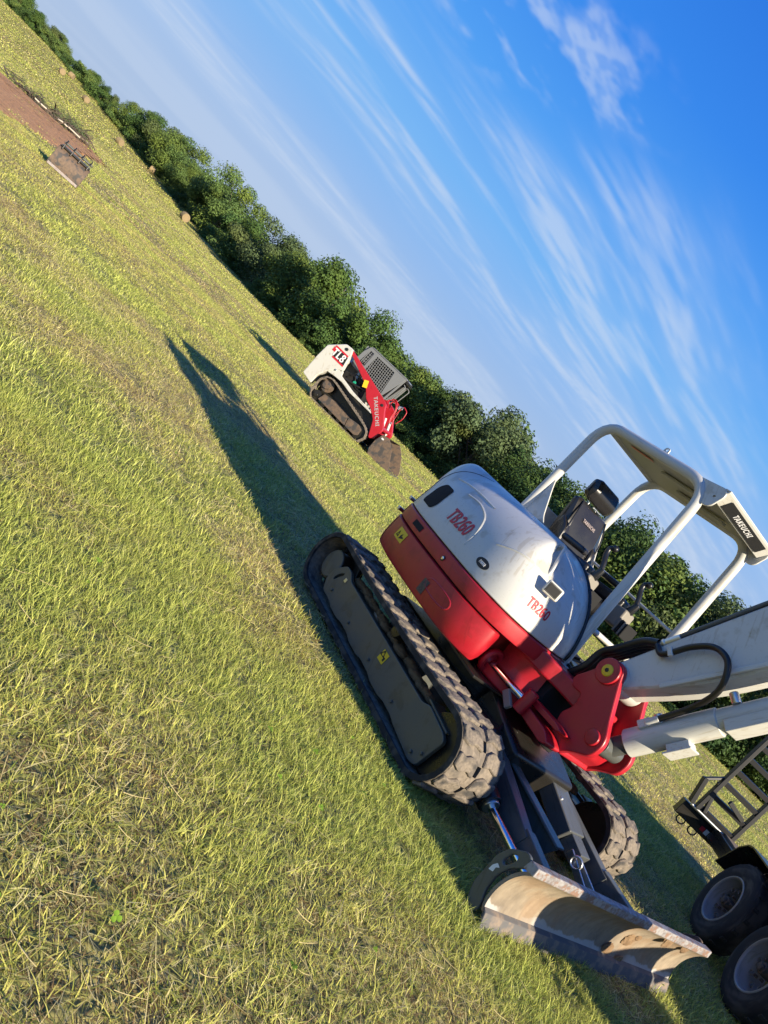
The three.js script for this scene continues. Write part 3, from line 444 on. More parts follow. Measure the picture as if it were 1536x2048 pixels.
  const inset = (i, y) => { const f = front(i), t = tail(i); const A = 0.42 + 0.20 * f - 0.24 * t, y0 = 1.06 - 0.04 * f + 0.20 * t, p = 2.1 - 0.2 * f + 0.4 * t, q = clamp((y - y0) / (1.536 - y0)); return 0.008 + 0.02 * smooth(0.98, 1.2, y) + A * (1 - Math.pow(1 - Math.pow(q, p), 1 / p)); };
  const hoodRings = [0.986, 0.992, 1.05, 1.11, 1.17, 1.23, 1.28, 1.33, 1.37, 1.405, 1.435, 1.46, 1.48, 1.497, 1.51, 1.521, 1.529, 1.534].map((y, k) => [...ringAt(hoodPlan, y, i => inset(i, y) + (k === 0 ? 0.006 : 0)), [-0.70, y, hoodPlan[hz - 1][1] + inset(hz - 1, y)], [-0.70, y, 0.03], [lerp(0.42, 0.40, 0.5) - inset(0, y), y, 0.03]]);
  const hood = part('white_hood', solid(hoodRings), M.white_paint, EX);
  hood.updateMatrixWorld(); skirt.updateMatrixWorld(); band.updateMatrixWorld();
  EX.updateMatrixWorld(true);
  const toWorld = m => m.clone().premultiply(EX.matrixWorld), local = g => g.applyMatrix4(EX.matrixWorld.clone().invert());
  const on = (geo, pos, normal, rightDir, target, lift) => local(conform(geo, toWorld(facing(pos, normal, rightDir)), target, lift));
  // black trim along the hood's front edge
  part('hood_trim', tube(hoodRings.filter((_, k) => k % 2 === 0 || k > 12).map(r => { const p = r[0]; return [p[0] + 0.004, p[1], 0.055]; }).concat([[-0.35, 1.537, 0.05], [-0.68, 1.537, 0.05]]), 0.014, 60, 8), M.black_plastic, EX);
  part('side_vent', on(fineShape([[-0.105, -0.10], [-0.115, 0.05], [-0.07, 0.11], [0.085, 0.11], [0.11, -0.05], [0.08, -0.10]], 0.03), [-0.78, 1.165, 0.9], [-0.12, 0, 1], [1, 0, -0.1], hood, 0.004), M.cavity, EX, 'black mesh vent in the white hood');
  part('skirt_vent', on(grid(0.15, 0.045, 8, 2), [-0.62, 0.925, 0.92], [0, 0, 1], [1, 0, 0], band, 0.003), M.cavity, EX);
  part('model_lettering', on(letters('TB260', 0.105, 0.70), [-0.345, 1.165, 0.92], [0, 0.05, 1], [1, 0.02, 0], hood, 0.003), M.red_letter, EX, 'red model lettering TB260 on the side of the hood');
  part('model_lettering', on(letters('TB260', 0.066, 0.72), [0.455, 1.135, 0.60], [0.86, 0, 0.5], [0.5, 0, -0.86], hood, 0.003), M.red_letter, EX, 'small red lettering TB260 on the front of the hood');
  const warn = part('warning_label', on(grid(0.155, 0.085, 6, 4), [-0.70, 0.785, 0.93], [-0.15, 0, 1], [1, 0, -0.1], skirt, 0.003), M.yellow_label, EX);
  part('label_print', [on(plate([[-0.060, -0.025], [-0.012, -0.025], [-0.036, 0.022]], 0, 0.0005, 0, [[[-0.050, -0.019], [-0.022, -0.019], [-0.036, 0.010]]], 0), [-0.70, 0.785, 0.93], [-0.15, 0, 1], [1, 0, -0.1], skirt, 0.0045), on(shapeFlat([[0.008, -0.03], [0.06, -0.01], [0.06, 0.0], [0.03, 0.0], [0.03, 0.02], [0.008, 0.0]]), [-0.70, 0.785, 0.93], [-0.15, 0, 1], [1, 0, -0.1], skirt, 0.0045)], M.ink, warn);
  part('dealer_badge', on(fineShape(Array.from({ length: 14 }, (_, i) => [0.062 * Math.cos(i / 14 * 6.283), 0.034 * Math.sin(i / 14 * 6.283)]), 0.01), [0.10, 1.09, 0.92], [0.12, 0, 1], [1, 0, -0.1], hood, 0.003), M.ink, EX, 'small oval black and white dealer badge');
  part('badge_print', [on(grid(0.105, 0.016, 6, 1), [0.10, 1.09, 0.92], [0.12, 0, 1], [1, 0, -0.1], hood, 0.0045), on(letters('FARM', 0.02, 0.8), [0.10, 1.09, 0.92], [0.12, 0, 1], [1, 0, -0.1], hood, 0.0048)].slice(1), M.white_letter, EX);
  part('small_badge', on(grid(0.07, 0.10, 3, 4), [-0.12, 0.70, 0.93], [0, 0, 1], [1, 0, 0], skirt, 0.003), M.brown_steel, EX);
  part('hood_lock', cylz(0.02, 0.012, [-0.17, 0.918, 0.907], 16), M.black_plastic, EX); part('lock_core', cylz(0.012, 0.014, [-0.17, 0.918, 0.909], 14), M.chrome, EX);
  // pressed ribs in the hood side
  part('hood_rib', on(new THREE.TubeGeometry(new THREE.CatmullRomCurve3([[-0.15, 0.155], [0.02, 0.165], [0.19, 0.11], [0.27, -0.01], [0.28, -0.10]].map(p => V([p[0], p[1], 0]))), 30, 0.008, 6), [-0.42, 1.185, 0.92], [0, 0.1, 1], [1, 0, 0], hood, -0.002), M.white_paint, EX);
  part('hood_rib', on(new THREE.TubeGeometry(new THREE.CatmullRomCurve3([[-0.28, 0.0], [0.0, 0.008], [0.28, 0.0]].map(p => V([p[0], p[1], 0]))), 24, 0.008, 6), [-0.58, 1.405, 0.80], [0, 0.6, 0.8], [1, 0, 0], hood, -0.002), M.white_paint, EX);
  part('hood_crease', on(new THREE.TubeGeometry(new THREE.CatmullRomCurve3([[0.28, 0.14], [0.08, 0.10], [-0.10, 0.03]].map(p => V([p[0], p[1], 0]))), 24, 0.009, 6), [0.14, 1.22, 0.86], [0.3, 0.35, 1], [1, 0, -0.3], hood, -0.003), M.white_paint, EX);
  part('skirt_rib', [on(new THREE.TubeGeometry(new THREE.CatmullRomCurve3([[-0.13, 0.03], [0.13, 0.03], [0.15, 0], [0.13, -0.03], [-0.13, -0.03], [-0.15, 0]].map(p => V([p[0], p[1], 0])), true), 40, 0.006, 6), [0.02, 0.745, 0.93], [0, 0, 1], [1, 0, 0], skirt, -0.002), on(grid(0.2, 0.008, 8, 1), [0.05, 0.93, 0.93], [0, 0, 1], [1, 0, 0], band, 0.003)], M.red_paint, EX);
  // panel gaps
  const gap = (pts, pos, n, rt, target) => part('panel_gap', on(new THREE.TubeGeometry(new THREE.CatmullRomCurve3(pts.map(p => V([p[0], p[1], 0]))), 40, 0.0045, 5), pos, n, rt, target, -0.001), M.cavity, EX);
  gap([[0.0, -0.20], [0.0, 0.0], [0.01, 0.20], [0.06, 0.33]], [-1.03, 1.19, 0.80], [-0.55, 0, 0.83], [0.83, 0, 0.55], hood);
  gap([[0.0, -0.11], [0.0, 0.0], [0.0, 0.12]], [-0.98, 0.73, 0.82], [-0.5, 0, 0.87], [0.87, 0, 0.5], skirt);
  gap([[0.0, -0.045], [0.0, 0.045]], [-1.0, 0.922, 0.82], [-0.5, 0, 0.87], [0.87, 0, 0.5], band);
  // front work lamp and its recess, grab handle
  const lampM = facing([0.425, 1.275, 0.61], [0.88, 0.12, 0.46], [0.46, 0, -0.88]);
  const lamp = part('work_lamp', box(0.125, 0.09, 0.03, [0, 0, 0], [0, 0, 0], 0.015).applyMatrix4(lampM), M.white_paint, EX); part('lamp_lens', box(0.088, 0.056, 0.008, [-0.005, 0, 0.016], [0, 0, 0], 0.004).applyMatrix4(lampM), M.lamp_glass, lamp); part('lamp_bezel', box(0.10, 0.07, 0.008, [-0.005, 0, 0.0125]).applyMatrix4(lampM), M.black_plastic, lamp);
  part('grab_handle', bent([[0.10, 1.465, 0.50], [0.16, 1.53, 0.52], [0.30, 1.335, 0.60], [0.27, 1.26, 0.60]], 0.03, 0.012, 10), M.white_paint, EX);
  part('tail_latch', [box(0.03, 0.03, 0.09, [-1.22, 0.985, 0.63]), box(0.03, 0.03, 0.08, [-1.18, 0.87, 0.68])], M.zinc, EX);
  part('tail_lamp', at(box(0.06, 0.07, 0.03, [0, 0, 0], [0, 0, 0], 0.01), [-1.33, 0.80, 0.44], [0, -1.2, 0]), M.cavity, EX);

  // ---- operator's station -------------------------------------------------------------------------
  part('cab_floor', box(1.16, 0.05, 0.86, [-0.12, 0.965, -0.42]), M.black_plastic, EX);
  part('seat_box', box(0.5, 0.3, 0.5, [-0.42, 1.12, -0.36], [0, 0, 0], 0.03), M.black_plastic, EX);
  const seat = holder('operator_seat', EX);
  const cushion = (pts, z, w, round = 0.05) => { const g = plate(pts, z - w / 2, z + w / 2, round, [], 0.05); return g; };
  part('seat_cushion', cushion([[-0.62, 1.27], [-0.60, 1.38], [-0.16, 1.43], [-0.10, 1.40], [-0.12, 1.31]], -0.34, 0.54), M.vinyl, seat);
  const back = part('seat_back', [cushion([[-0.66, 1.32], [-0.52, 1.33], [-0.60, 1.70], [-0.695, 1.915], [-0.77, 1.90], [-0.735, 1.65]], -0.34, 0.47), cushion([[-0.70, 1.34], [-0.47, 1.36], [-0.56, 1.66], [-0.68, 1.74]], -0.55, 0.07), cushion([[-0.70, 1.34], [-0.47, 1.36], [-0.56, 1.66], [-0.68, 1.74]], -0.13, 0.07)], M.vinyl, seat);
  const head = part('headrest', cushion([[-0.80, 1.945], [-0.70, 1.925], [-0.665, 2.03], [-0.715, 2.125], [-0.80, 2.11]], -0.34, 0.34, 0.04), M.vinyl, seat);
  part('headrest_stay', [rod([-0.745, 1.86, -0.28], [-0.745, 1.98, -0.28], 0.008), rod([-0.745, 1.86, -0.40], [-0.745, 1.98, -0.40], 0.008), box(0.02, 0.012, 0.11, [-0.685, 1.915, -0.34])], M.zinc, seat);
  part('seat_lettering', letters('TAKEUCHI', 0.028, 0.95).applyMatrix4(facing([-0.628, 1.79, -0.34], [0.92, 0.38, 0], [0, 0, -1])), M.seat_thread, seat);
  part('seat_piping', [tube([[-0.50, 1.36, -0.12], [-0.585, 1.70, -0.12], [-0.68, 1.90, -0.16]], 0.007, 20, 6), tube([[-0.50, 1.36, -0.56], [-0.585, 1.70, -0.56], [-0.68, 1.90, -0.52]], 0.006, 20, 6)], M.vinyl, seat);
  for (const z of [0.0 - 0.06, -0.62]) {
    const con = part('control_console', [box(0.34, 0.10, 0.13, [-0.22, 1.50, z], [0, 0, 0.10], 0.03), box(0.20, 0.22, 0.10, [-0.30, 1.36, z], [0, 0, 0.1], 0.03)], M.black_plastic, EX);
    part('console_cover', box(0.15, 0.16, 0.14, [-0.03, 1.43, z], [0, 0, 0.12], 0.02), M.beige_plastic, con);
    for (let k = 0; k < 4; k++) part('bellows_rib', box(0.018, 0.115, 0.15, [0.055, 1.39 - 0.0 * k, z - 0.045 + k * 0.032].map((v, i) => i === 2 ? z : v - (i === 0 ? 0.0 - k * 0.026 : 0)), [0, 0, 0.12], 0.007), k % 2 ? M.cavity : M.beige_plastic, con);
    part('armrest', box(0.26, 0.05, 0.09, [-0.34, 1.60, z], [0, 0, 0.05], 0.022), M.vinyl, con);
    const joy = part('joystick', [rod([0.0, 1.50, z], [0.02, 1.60, z], 0.035, 0.022), tube([[0.015, 1.57, z], [-0.02, 1.635, z], [-0.06, 1.69, z], [-0.075, 1.74, z], [-0.05, 1.765, z - 0.01]], 0.020, 24, 10), at(new THREE.SphereGeometry(0.026, 14, 10), [-0.047, 1.765, z - 0.01])], M.black_plastic, con);
  }
  for (const z of [-0.33, -0.41]) { const lev = part('travel_lever', [rod([0.30, 0.98, z], [0.42, 1.30, z], 0.009)], M.zinc, EX); part('lever_grip', [rod([0.40, 1.27, z], [0.44, 1.40, z], 0.017, 0.02), at(new THREE.SphereGeometry(0.022, 12, 8), [0.442, 1.405, z])], M.black_plastic, lev); }
  part('foot_pedal', [box(0.16, 0.02, 0.09, [0.28, 1.02, -0.2], [0, 0, 0.4]), box(0.16, 0.02, 0.09, [0.28, 1.02, -0.55], [0, 0, 0.4])], M.black_plastic, EX);
  part('front_guard_rail', rod([0.385, 1.26, 0.01], [0.385, 1.26, -0.74], 0.019), M.white_paint, EX);
  part('side_guard_rail', rod([0.30, 1.62, -0.78], [-0.72, 1.62, -0.78], 0.012), M.white_paint, EX);

  // ---- canopy ----------------------------------------------------------------------------------------
  const canopy = holder('canopy', EX), cz = [0.015, -0.785];
  for (const z of cz) {
    part('canopy_tube', bent([[0.40, 0.92, z], [0.332, 1.38, z], [0.215, 2.475, z], [-0.925, 2.465, z], [-0.925, 1.50, z]], 0.20, 0.039, 18), M.white_paint, canopy);
    part('post_gusset', plate([[-0.93, 1.52], [-0.60, 1.52], [-0.70, 1.60], [-0.84, 1.80], [-0.90, 1.90], [-0.95, 1.80]], z - 0.006, z + 0.006, 0.03), M.white_paint, canopy);
    part('post_foot', box(0.14, 0.05, 0.11, [0.40, 0.945, z]), M.white_paint, canopy);
  }
  part('rear_panel', plate([[-0.80, 1.53], [0.0, 1.53], [0.0, 1.68], [-0.80, 1.68]], -0.008, 0.008, 0.03).applyMatrix4(new THREE.Matrix4().makeRotationY(Math.PI / 2)).translate(-0.90, 0, -0.785), M.white_paint, canopy);
  part('rear_cross_tube', rod([-0.88, 2.445, 0.0], [-0.88, 2.445, -0.77], 0.028), M.white_paint, canopy);
  const roof = part('roof_sheet', [plate([[-0.90, 2.44], [0.20, 2.455], [0.32, 2.475], [0.32, 2.492], [0.2, 2.474], [-0.90, 2.458]], -0.775, 0.005, 0, [], 0.003), box(0.5, 0.02, 0.06, [-0.15, 2.43, -0.25]), box(0.5, 0.02, 0.06, [-0.15, 2.43, -0.52])], new THREE.MeshStandardMaterial({ color: new THREE.Color().setRGB(0.42, 0.40, 0.32), roughness: 0.6 }), canopy);
  part('roof_label', box(0.24, 0.002, 0.04, [-0.55, 2.437, -0.11], [0, 0.12, 0]), M.red_letter, roof);
  for (const z of [0.02, -0.79]) part('visor_bracket', plate([[0.10, 2.495], [0.335, 2.515], [0.365, 2.47], [0.33, 2.36], [0.27, 2.34], [0.20, 2.38]], z - 0.007, z + 0.007, 0.03, [{ c: [0.30, 2.43], r: 0.014 }]), M.white_paint, canopy);
  const visor = part('visor', [bar([0.30, 2.415, -0.385], [0.365, 2.51, -0.385], 0.82, 0.012, [-0.82, 0.57, 0]), box(0.05, 0.012, 0.82, [0.345, 2.512, -0.385])], M.white_paint, canopy);
  const visM = facing([0.340, 2.455, -0.385], [0.825, -0.565, 0], [0, 0, -1]);
  part('name_panel', box(0.62, 0.078, 0.004, [0, 0, 0.002], [0, 0, 0], 0.002).applyMatrix4(visM), M.ink, visor); part('brand_lettering', letters('TAKEUCHI', 0.038, 1.15, 0.12).applyMatrix4(new THREE.Matrix4().makeTranslation(-0.03, 0, 0.0045).premultiply(visM)), M.silver_letter, visor, 'silver lettering TAKEUCHI on the visor');
  part('lifting_eye', plate([[-0.03, 0], [0.03, 0], [0.022, 0.05], [-0.022, 0.05]], -0.005, 0.005, 0.02, [{ c: [0, 0.03], r: 0.011 }]).translate(-0.28, 2.495, 0.015), M.white_paint, canopy);

  // ---- swing post, boom, arm and bucket ---------------------------------------------------------------
  const flare = (pts, y0, y1) => { const g = plate([...pts, ...[...pts].reverse().map(([x, z]) => [x, -z])], 0, y1 - y0, 0.05, [], 0.014); g.rotateX(Math.PI / 2); return uvMetres(g.translate(0, y1, 0)); };
  part('nose_upper_plate', flare([[0.28, 0.40], [0.44, 0.375], [0.56, 0.30], [0.66, 0.20], [0.80, 0.155], [0.88, 0.09]], 0.845, 0.965), M.red_paint, EX);
  part('nose_lower_plate', flare([[0.28, 0.46], [0.42, 0.42], [0.56, 0.30], [0.66, 0.20], [0.80, 0.155], [0.88, 0.09]], 0.575, 0.660), M.red_paint, EX);
  part('nose_web', [loft([[0.28, 0.385], [0.42, 0.365], [0.52, 0.30], [0.575, 0.235]].map(([x, w]) => [[x, 0.65, w], [x, 0.75, w - 0.02], [x, 0.855, w], [x, 0.855, -w], [x, 0.75, -w + 0.02], [x, 0.65, -w]]))].map(g => { g.computeVertexNormals(); return uvMetres(toCreasedNormals(g, 0.5)); }), M.red_paint, EX);
  part('nose_cavity', box(0.10, 0.20, 0.40, [0.57, 0.752, 0]), M.cavity, EX);
  part('king_pin', at(chamferCyl(0.06, 0.46, 20), [0.74, 0.75, 0]), M.cavity, EX);
  const post = holder('swing_bracket', EX);
  const pl = [[0.86, 0.60], [0.955, 0.60], [1.00, 0.655], [1.06, 0.70], [1.135, 0.745, 0.05], [1.145, 0.86, 0.06], [1.055, 0.97, 0.02], [0.915, 1.17, 0.05], [0.875, 1.255, 0.06], [0.77, 1.245, 0.07], [0.735, 1.12, 0.05], [0.66, 0.985, 0.03], [0.69, 0.93], [0.79, 0.945, 0.02], [0.815, 0.86, 0.04], [0.78, 0.78]];
  for (const s of [1, -1]) part('bracket_plate', uvMetres(plate(pl, s > 0 ? 0.145 : -0.19, s > 0 ? 0.19 : -0.145, 0.03, [], 0.008)), M.red_paint, post);
  part('bracket_web', [plate([[0.78, 0.62], [0.93, 0.60], [1.02, 0.70], [1.04, 0.78], [0.97, 0.80], [0.88, 0.95], [0.80, 0.98], [0.82, 0.86]], -0.15, 0.15, 0.02), bar([0.73, 0.605, 0], [0.97, 0.625, 0], 0.34, 0.04, [0, 1, 0], 0.015), box(0.26, 0.05, 0.30, [0.76, 0.945, 0], [0, 0, 0.1], 0.02)], M.red_paint, post);
  part('swing_ear', [plate([[0.60, 0.60], [0.94, 0.585], [0.98, 0.62], [0.90, 0.66], [0.66, 0.665]], 0.18, 0.34, 0.03), plate([[0.62, 0.715], [0.90, 0.735], [0.97, 0.72], [0.94, 0.70], [0.64, 0.68]], 0.19, 0.31, 0.02), at(chamferCyl(0.04, 0.16, 18), [0.68, 0.675, 0.36])], M.red_paint, post);
  for (const [x, y, r, m] of [[0.815, 1.16, 0.085, 'red_paint'], [1.06, 0.83, 0.05, 'red_paint']]) for (const s of [1, -1]) part('pin_boss', cylz(r, 0.03, [x, y, s * 0.195], 32), M[m], post);
  part('pivot_pin', cylz(0.040, 0.04, [0.815, 1.16, 0.197], 28), M.yellow_label, post); part('pin_bolt', cylz(0.015, 0.045, [0.815, 1.16, 0.199], 6), M.ink, post);
  const sw = part('swing_cylinder', [rod([0.10, 0.655, 0.47], [0.30, 0.660, 0.43], 0.055), rod([0.27, 0.66, 0.436], [0.315, 0.661, 0.427], 0.062)], M.red_paint, EX); part('cylinder_rod', rod([0.30, 0.661, 0.43], [0.66, 0.672, 0.365], 0.027), M.chrome, sw);
  part('swing_bellmouth', at(new THREE.TorusGeometry(0.075, 0.022, 12, 28), [0.315, 0.665, 0.43], [0, Math.PI / 2 + 0.15, 0]), M.red_paint, EX);
  part('cast_tab', at(box(0.12, 0.05, 0.03, [0, 0, 0], [0, 0, -0.5]), [0.60, 0.60, 0.40]), M.beige_plastic, EX);
  part('tie_hook', bent([[0.20, 0.57, 0.56], [0.27, 0.585, 0.55], [0.33, 0.54, 0.55], [0.38, 0.56, 0.56]], 0.02, 0.010, 8), M.zinc, EX);

  // boom: box section, foot at the bracket pin, bending forward high above
  const bl = [[0.815, 1.16], [1.13, 1.63], [1.50, 2.27], [1.95, 2.86], [2.45, 3.10], [3.00, 3.16]];           // centre line
  const bh = [0.085, 0.165, 0.20, 0.235, 0.17, 0.09], bc = new THREE.CatmullRomCurve3(bl.map(p => V([p[0], p[1], 0])), false, 'catmullrom', 0.5), bhc = new THREE.CatmullRomCurve3(bh.map((h, i) => V([i, h, 0])), false, 'catmullrom', 0.5);
  const boomRings = []; for (let i = 0; i <= 40; i++) { const t = i / 40, p = bc.getPoint(t), d = bc.getTangent(t), n = [-d.y, d.x], h = bhc.getPoint(t).y, w = 0.112, c = 0.012; boomRings.push([[h, w - c], [h - c, w], [-h + c, w], [-h, w - c], [-h, -w + c], [-h + c, -w], [h - c, -w], [h, -w + c]].map(([a, z]) => [p.x + n[0] * a, p.y + n[1] * a, z])); }
  const bg = loft(boomRings); bg.computeVertexNormals();
  const boom = part('boom', [uvMetres(toCreasedNormals(bg, 0.35)), cylz(0.095, 0.27, [0.815, 1.16, 0], 32), cylz(0.09, 0.26, [3.0, 3.16, 0], 32)], M.white_paint, EX, 'white box-section boom');
  const under = t => { const p = bc.getPoint(t), d = bc.getTangent(t), h = bhc.getPoint(t).y; return [p.x + d.y * h, p.y - d.x * h]; }, over = t => { const p = bc.getPoint(t), d = bc.getTangent(t), h = bhc.getPoint(t).y; return [p.x - d.y * h, p.y + d.x * h]; };
  part('boom_flange', bar([...under(0.10), 0.128].map((v, i) => v), [...under(0.40), 0.128], 0.022, 0.03, [-0.8, 0.6, 0]), M.white_paint, boom);
  part('hose_pipe', [0.05, 0.085].map(z => tube([0.12, 0.2, 0.35, 0.5, 0.62].map(t => { const [x, y] = over(t); return [x - 0.022, y + 0.014, z]; }), 0.015, 40, 8)), M.grey_paint, boom);
  part('hose_pipe', [-0.05, 0.0].map(z => tube([0.12, 0.2, 0.35, 0.5, 0.62].map(t => { const [x, y] = over(t); return [x - 0.022, y + 0.014, z]; }), 0.015, 40, 8)), M.white_paint, boom);
  const [ox, oy] = over(0.13);
  part('hose_fitting', [0.09, 0.055].map(z => rod([ox - 0.045, oy - 0.05, z], [ox + 0.02, oy + 0.075, z], 0.024, 0.022, 14)).concat([0.09, 0.055].map(z => rod([ox - 0.035, oy - 0.03, z], [ox - 0.022, oy - 0.008, z], 0.028, 0.028, 6))), M.zinc, boom);
  part('hose', [0.11, 0.06, 0.01, -0.04].map((z, i) => tube([[ox - 0.04, oy - 0.04, z], [ox - 0.13 - i * 0.006, oy - 0.10, z - 0.005], [0.665 - i * 0.01, 1.285, z - 0.02], [0.60 - i * 0.006, 1.20, z - 0.03], [0.585, 1.06, z - 0.03], [0.52, 0.92, z - 0.03]], 0.026, 40, 10)), M.rubber_hose, EX);
  // boom lift cylinder under the boom
  const c0 = [1.055, 0.83, 0], c1 = [1.93, 2.28, 0], cd = (t, off = 0) => [lerp(c0[0], c1[0], t) + 0.856 * off, lerp(c0[1], c1[1], t) - 0.516 * off, 0];
  const lift = part('boom_cylinder', [rod(cd(0.075), cd(0.40), 0.082, 0.082, 28), rod(cd(0.36), cd(0.78), 0.072, 0.072, 28), rod(cd(0.76), cd(0.80), 0.085, 0.085, 28)], M.white_paint, EX, 'white boom lift cylinder');
  part('cylinder_head', [cylz(0.062, 0.20, [c0[0], c0[1], 0], 28), rod(cd(0.0), cd(0.085), 0.058)], M.grey_paint, lift);
  part('cylinder_rod', rod(cd(0.79), cd(1.0), 0.032), M.chrome, lift);
  part('rod_guard', [bar(cd(0.42, 0.085), cd(0.88, 0.085), 0.15, 0.012, [0.856, -0.516, 0]), bar([...cd(0.42, 0.06).slice(0, 2), 0.075], [...cd(0.88, 0.06).slice(0, 2), 0.075], 0.012, 0.07, [0.856, -0.516, 0])], M.white_paint, lift);
  part('valve_block', [bar(cd(0.215, 0.10), cd(0.295, 0.10), 0.10, 0.05, [0.856, -0.516, 0]), bar(cd(0.20, 0.125), cd(0.30, 0.125), 0.12, 0.014, [0.856, -0.516, 0])], M.white_paint, lift);
  part('port', rod([...cd(0.47, -0.06).slice(0, 2), 0.04], [...cd(0.47, -0.125).slice(0, 2), 0.05], 0.026), M.zinc, lift); part('port', rod([...cd(0.215, -0.05).slice(0, 2), 0.05], [...cd(0.215, -0.10).slice(0, 2), 0.075], 0.024), M.zinc, lift);
  // big hose looping from the boom down to the lift cylinder
  const hb = t => { const p = bc.getPoint(t); return [p.x, p.y]; };
  part('cylinder_hose', tube([[ox - 0.03, oy - 0.055, 0.125], [0.955, 1.46, 0.150], [1.05, 1.60, 0.155], [1.16, 1.685, 0.17], [1.27, 1.68, 0.18], [1.335, 1.60, 0.17], [1.345, 1.50, 0.14], [1.29, 1.36, 0.10], [1.20, 1.19, 0.085], [1.165, 1.12, 0.08]], 0.019, 90, 12), M.rubber_hose, EX);
  part('hose_fitting', [rod([1.155, 1.105, 0.08], [1.195, 1.18, 0.084], 0.023, 0.023, 12), box(0.05, 0.08, 0.05, [1.15, 1.10, 0.07], [0, 0, -0.5])], M.white_paint, lift);
  part('hose_clamp', [box(0.03, 0.06, 0.022, [0.985, 1.50, 0.165], [0, 0, 0.9])], M.white_paint, boom);
  // arm and bucket, out of the picture but casting their shadows on the machine
  const arm = part('arm', [(() => { const ar = [[2.86, 3.42, 0.07], [3.0, 3.16, 0.15], [3.10, 2.5, 0.13], [3.16, 1.8, 0.10], [3.20, 1.32, 0.07]], rr = ar.map(([x, y, h]) => [[x + h, y, 0.10], [x - h, y, 0.10], [x - h, y, -0.10], [x + h, y, -0.10]]); const g = loft(rr); g.computeVertexNormals(); return uvMetres(toCreasedNormals(g, 0.3)); })()], M.white_paint, EX);
  part('arm_cylinder', [rod([2.15, 3.30, 0], [2.62, 3.42, 0], 0.06), rod([2.6, 3.415, 0], [2.86, 3.44, 0], 0.03)], M.white_paint, EX);
  part('bucket_cylinder', [rod([3.22, 2.95, 0], [3.36, 2.1, 0], 0.05), rod([3.36, 2.12, 0], [3.42, 1.55, 0], 0.028)], M.white_paint, EX);
  part('bucket_link', [bar([3.42, 1.55, 0.07], [3.20, 1.42, 0.07], 0.03, 0.06), bar([3.42, 1.55, 0], [3.42, 1.30, 0], 0.06, 0.06, [1, 0, 0])], M.white_paint, EX);
  const bp = [[3.44, 1.32], [3.20, 1.36], [3.02, 1.25], [2.88, 1.02], [2.86, 0.80], [2.98, 0.60], [3.20, 0.52]], bcv = new THREE.CatmullRomCurve3(bp.map(p => V([p[0], p[1], 0]))).getPoints(24).map(p => [p.x, p.y]);
  const buck = part('bucket', [sheet(bcv, -0.33, 0.33, 0.02, 2), ...[1, -1].map(s => plate([...bcv.filter((_, i) => i % 3 === 0), [3.34, 0.75], [3.46, 1.1]], s * 0.33 - 0.01, s * 0.33 + 0.01, 0.01))].map(g => uvMetres(g)), M.brown_steel, EX);
  for (let k = 0; k < 5; k++) part('bucket_tooth', bar([3.17, 0.525, -0.28 + k * 0.14], [3.34, 0.49, -0.28 + k * 0.14], 0.06, 0.035), M.cutting_edge, buck);
}

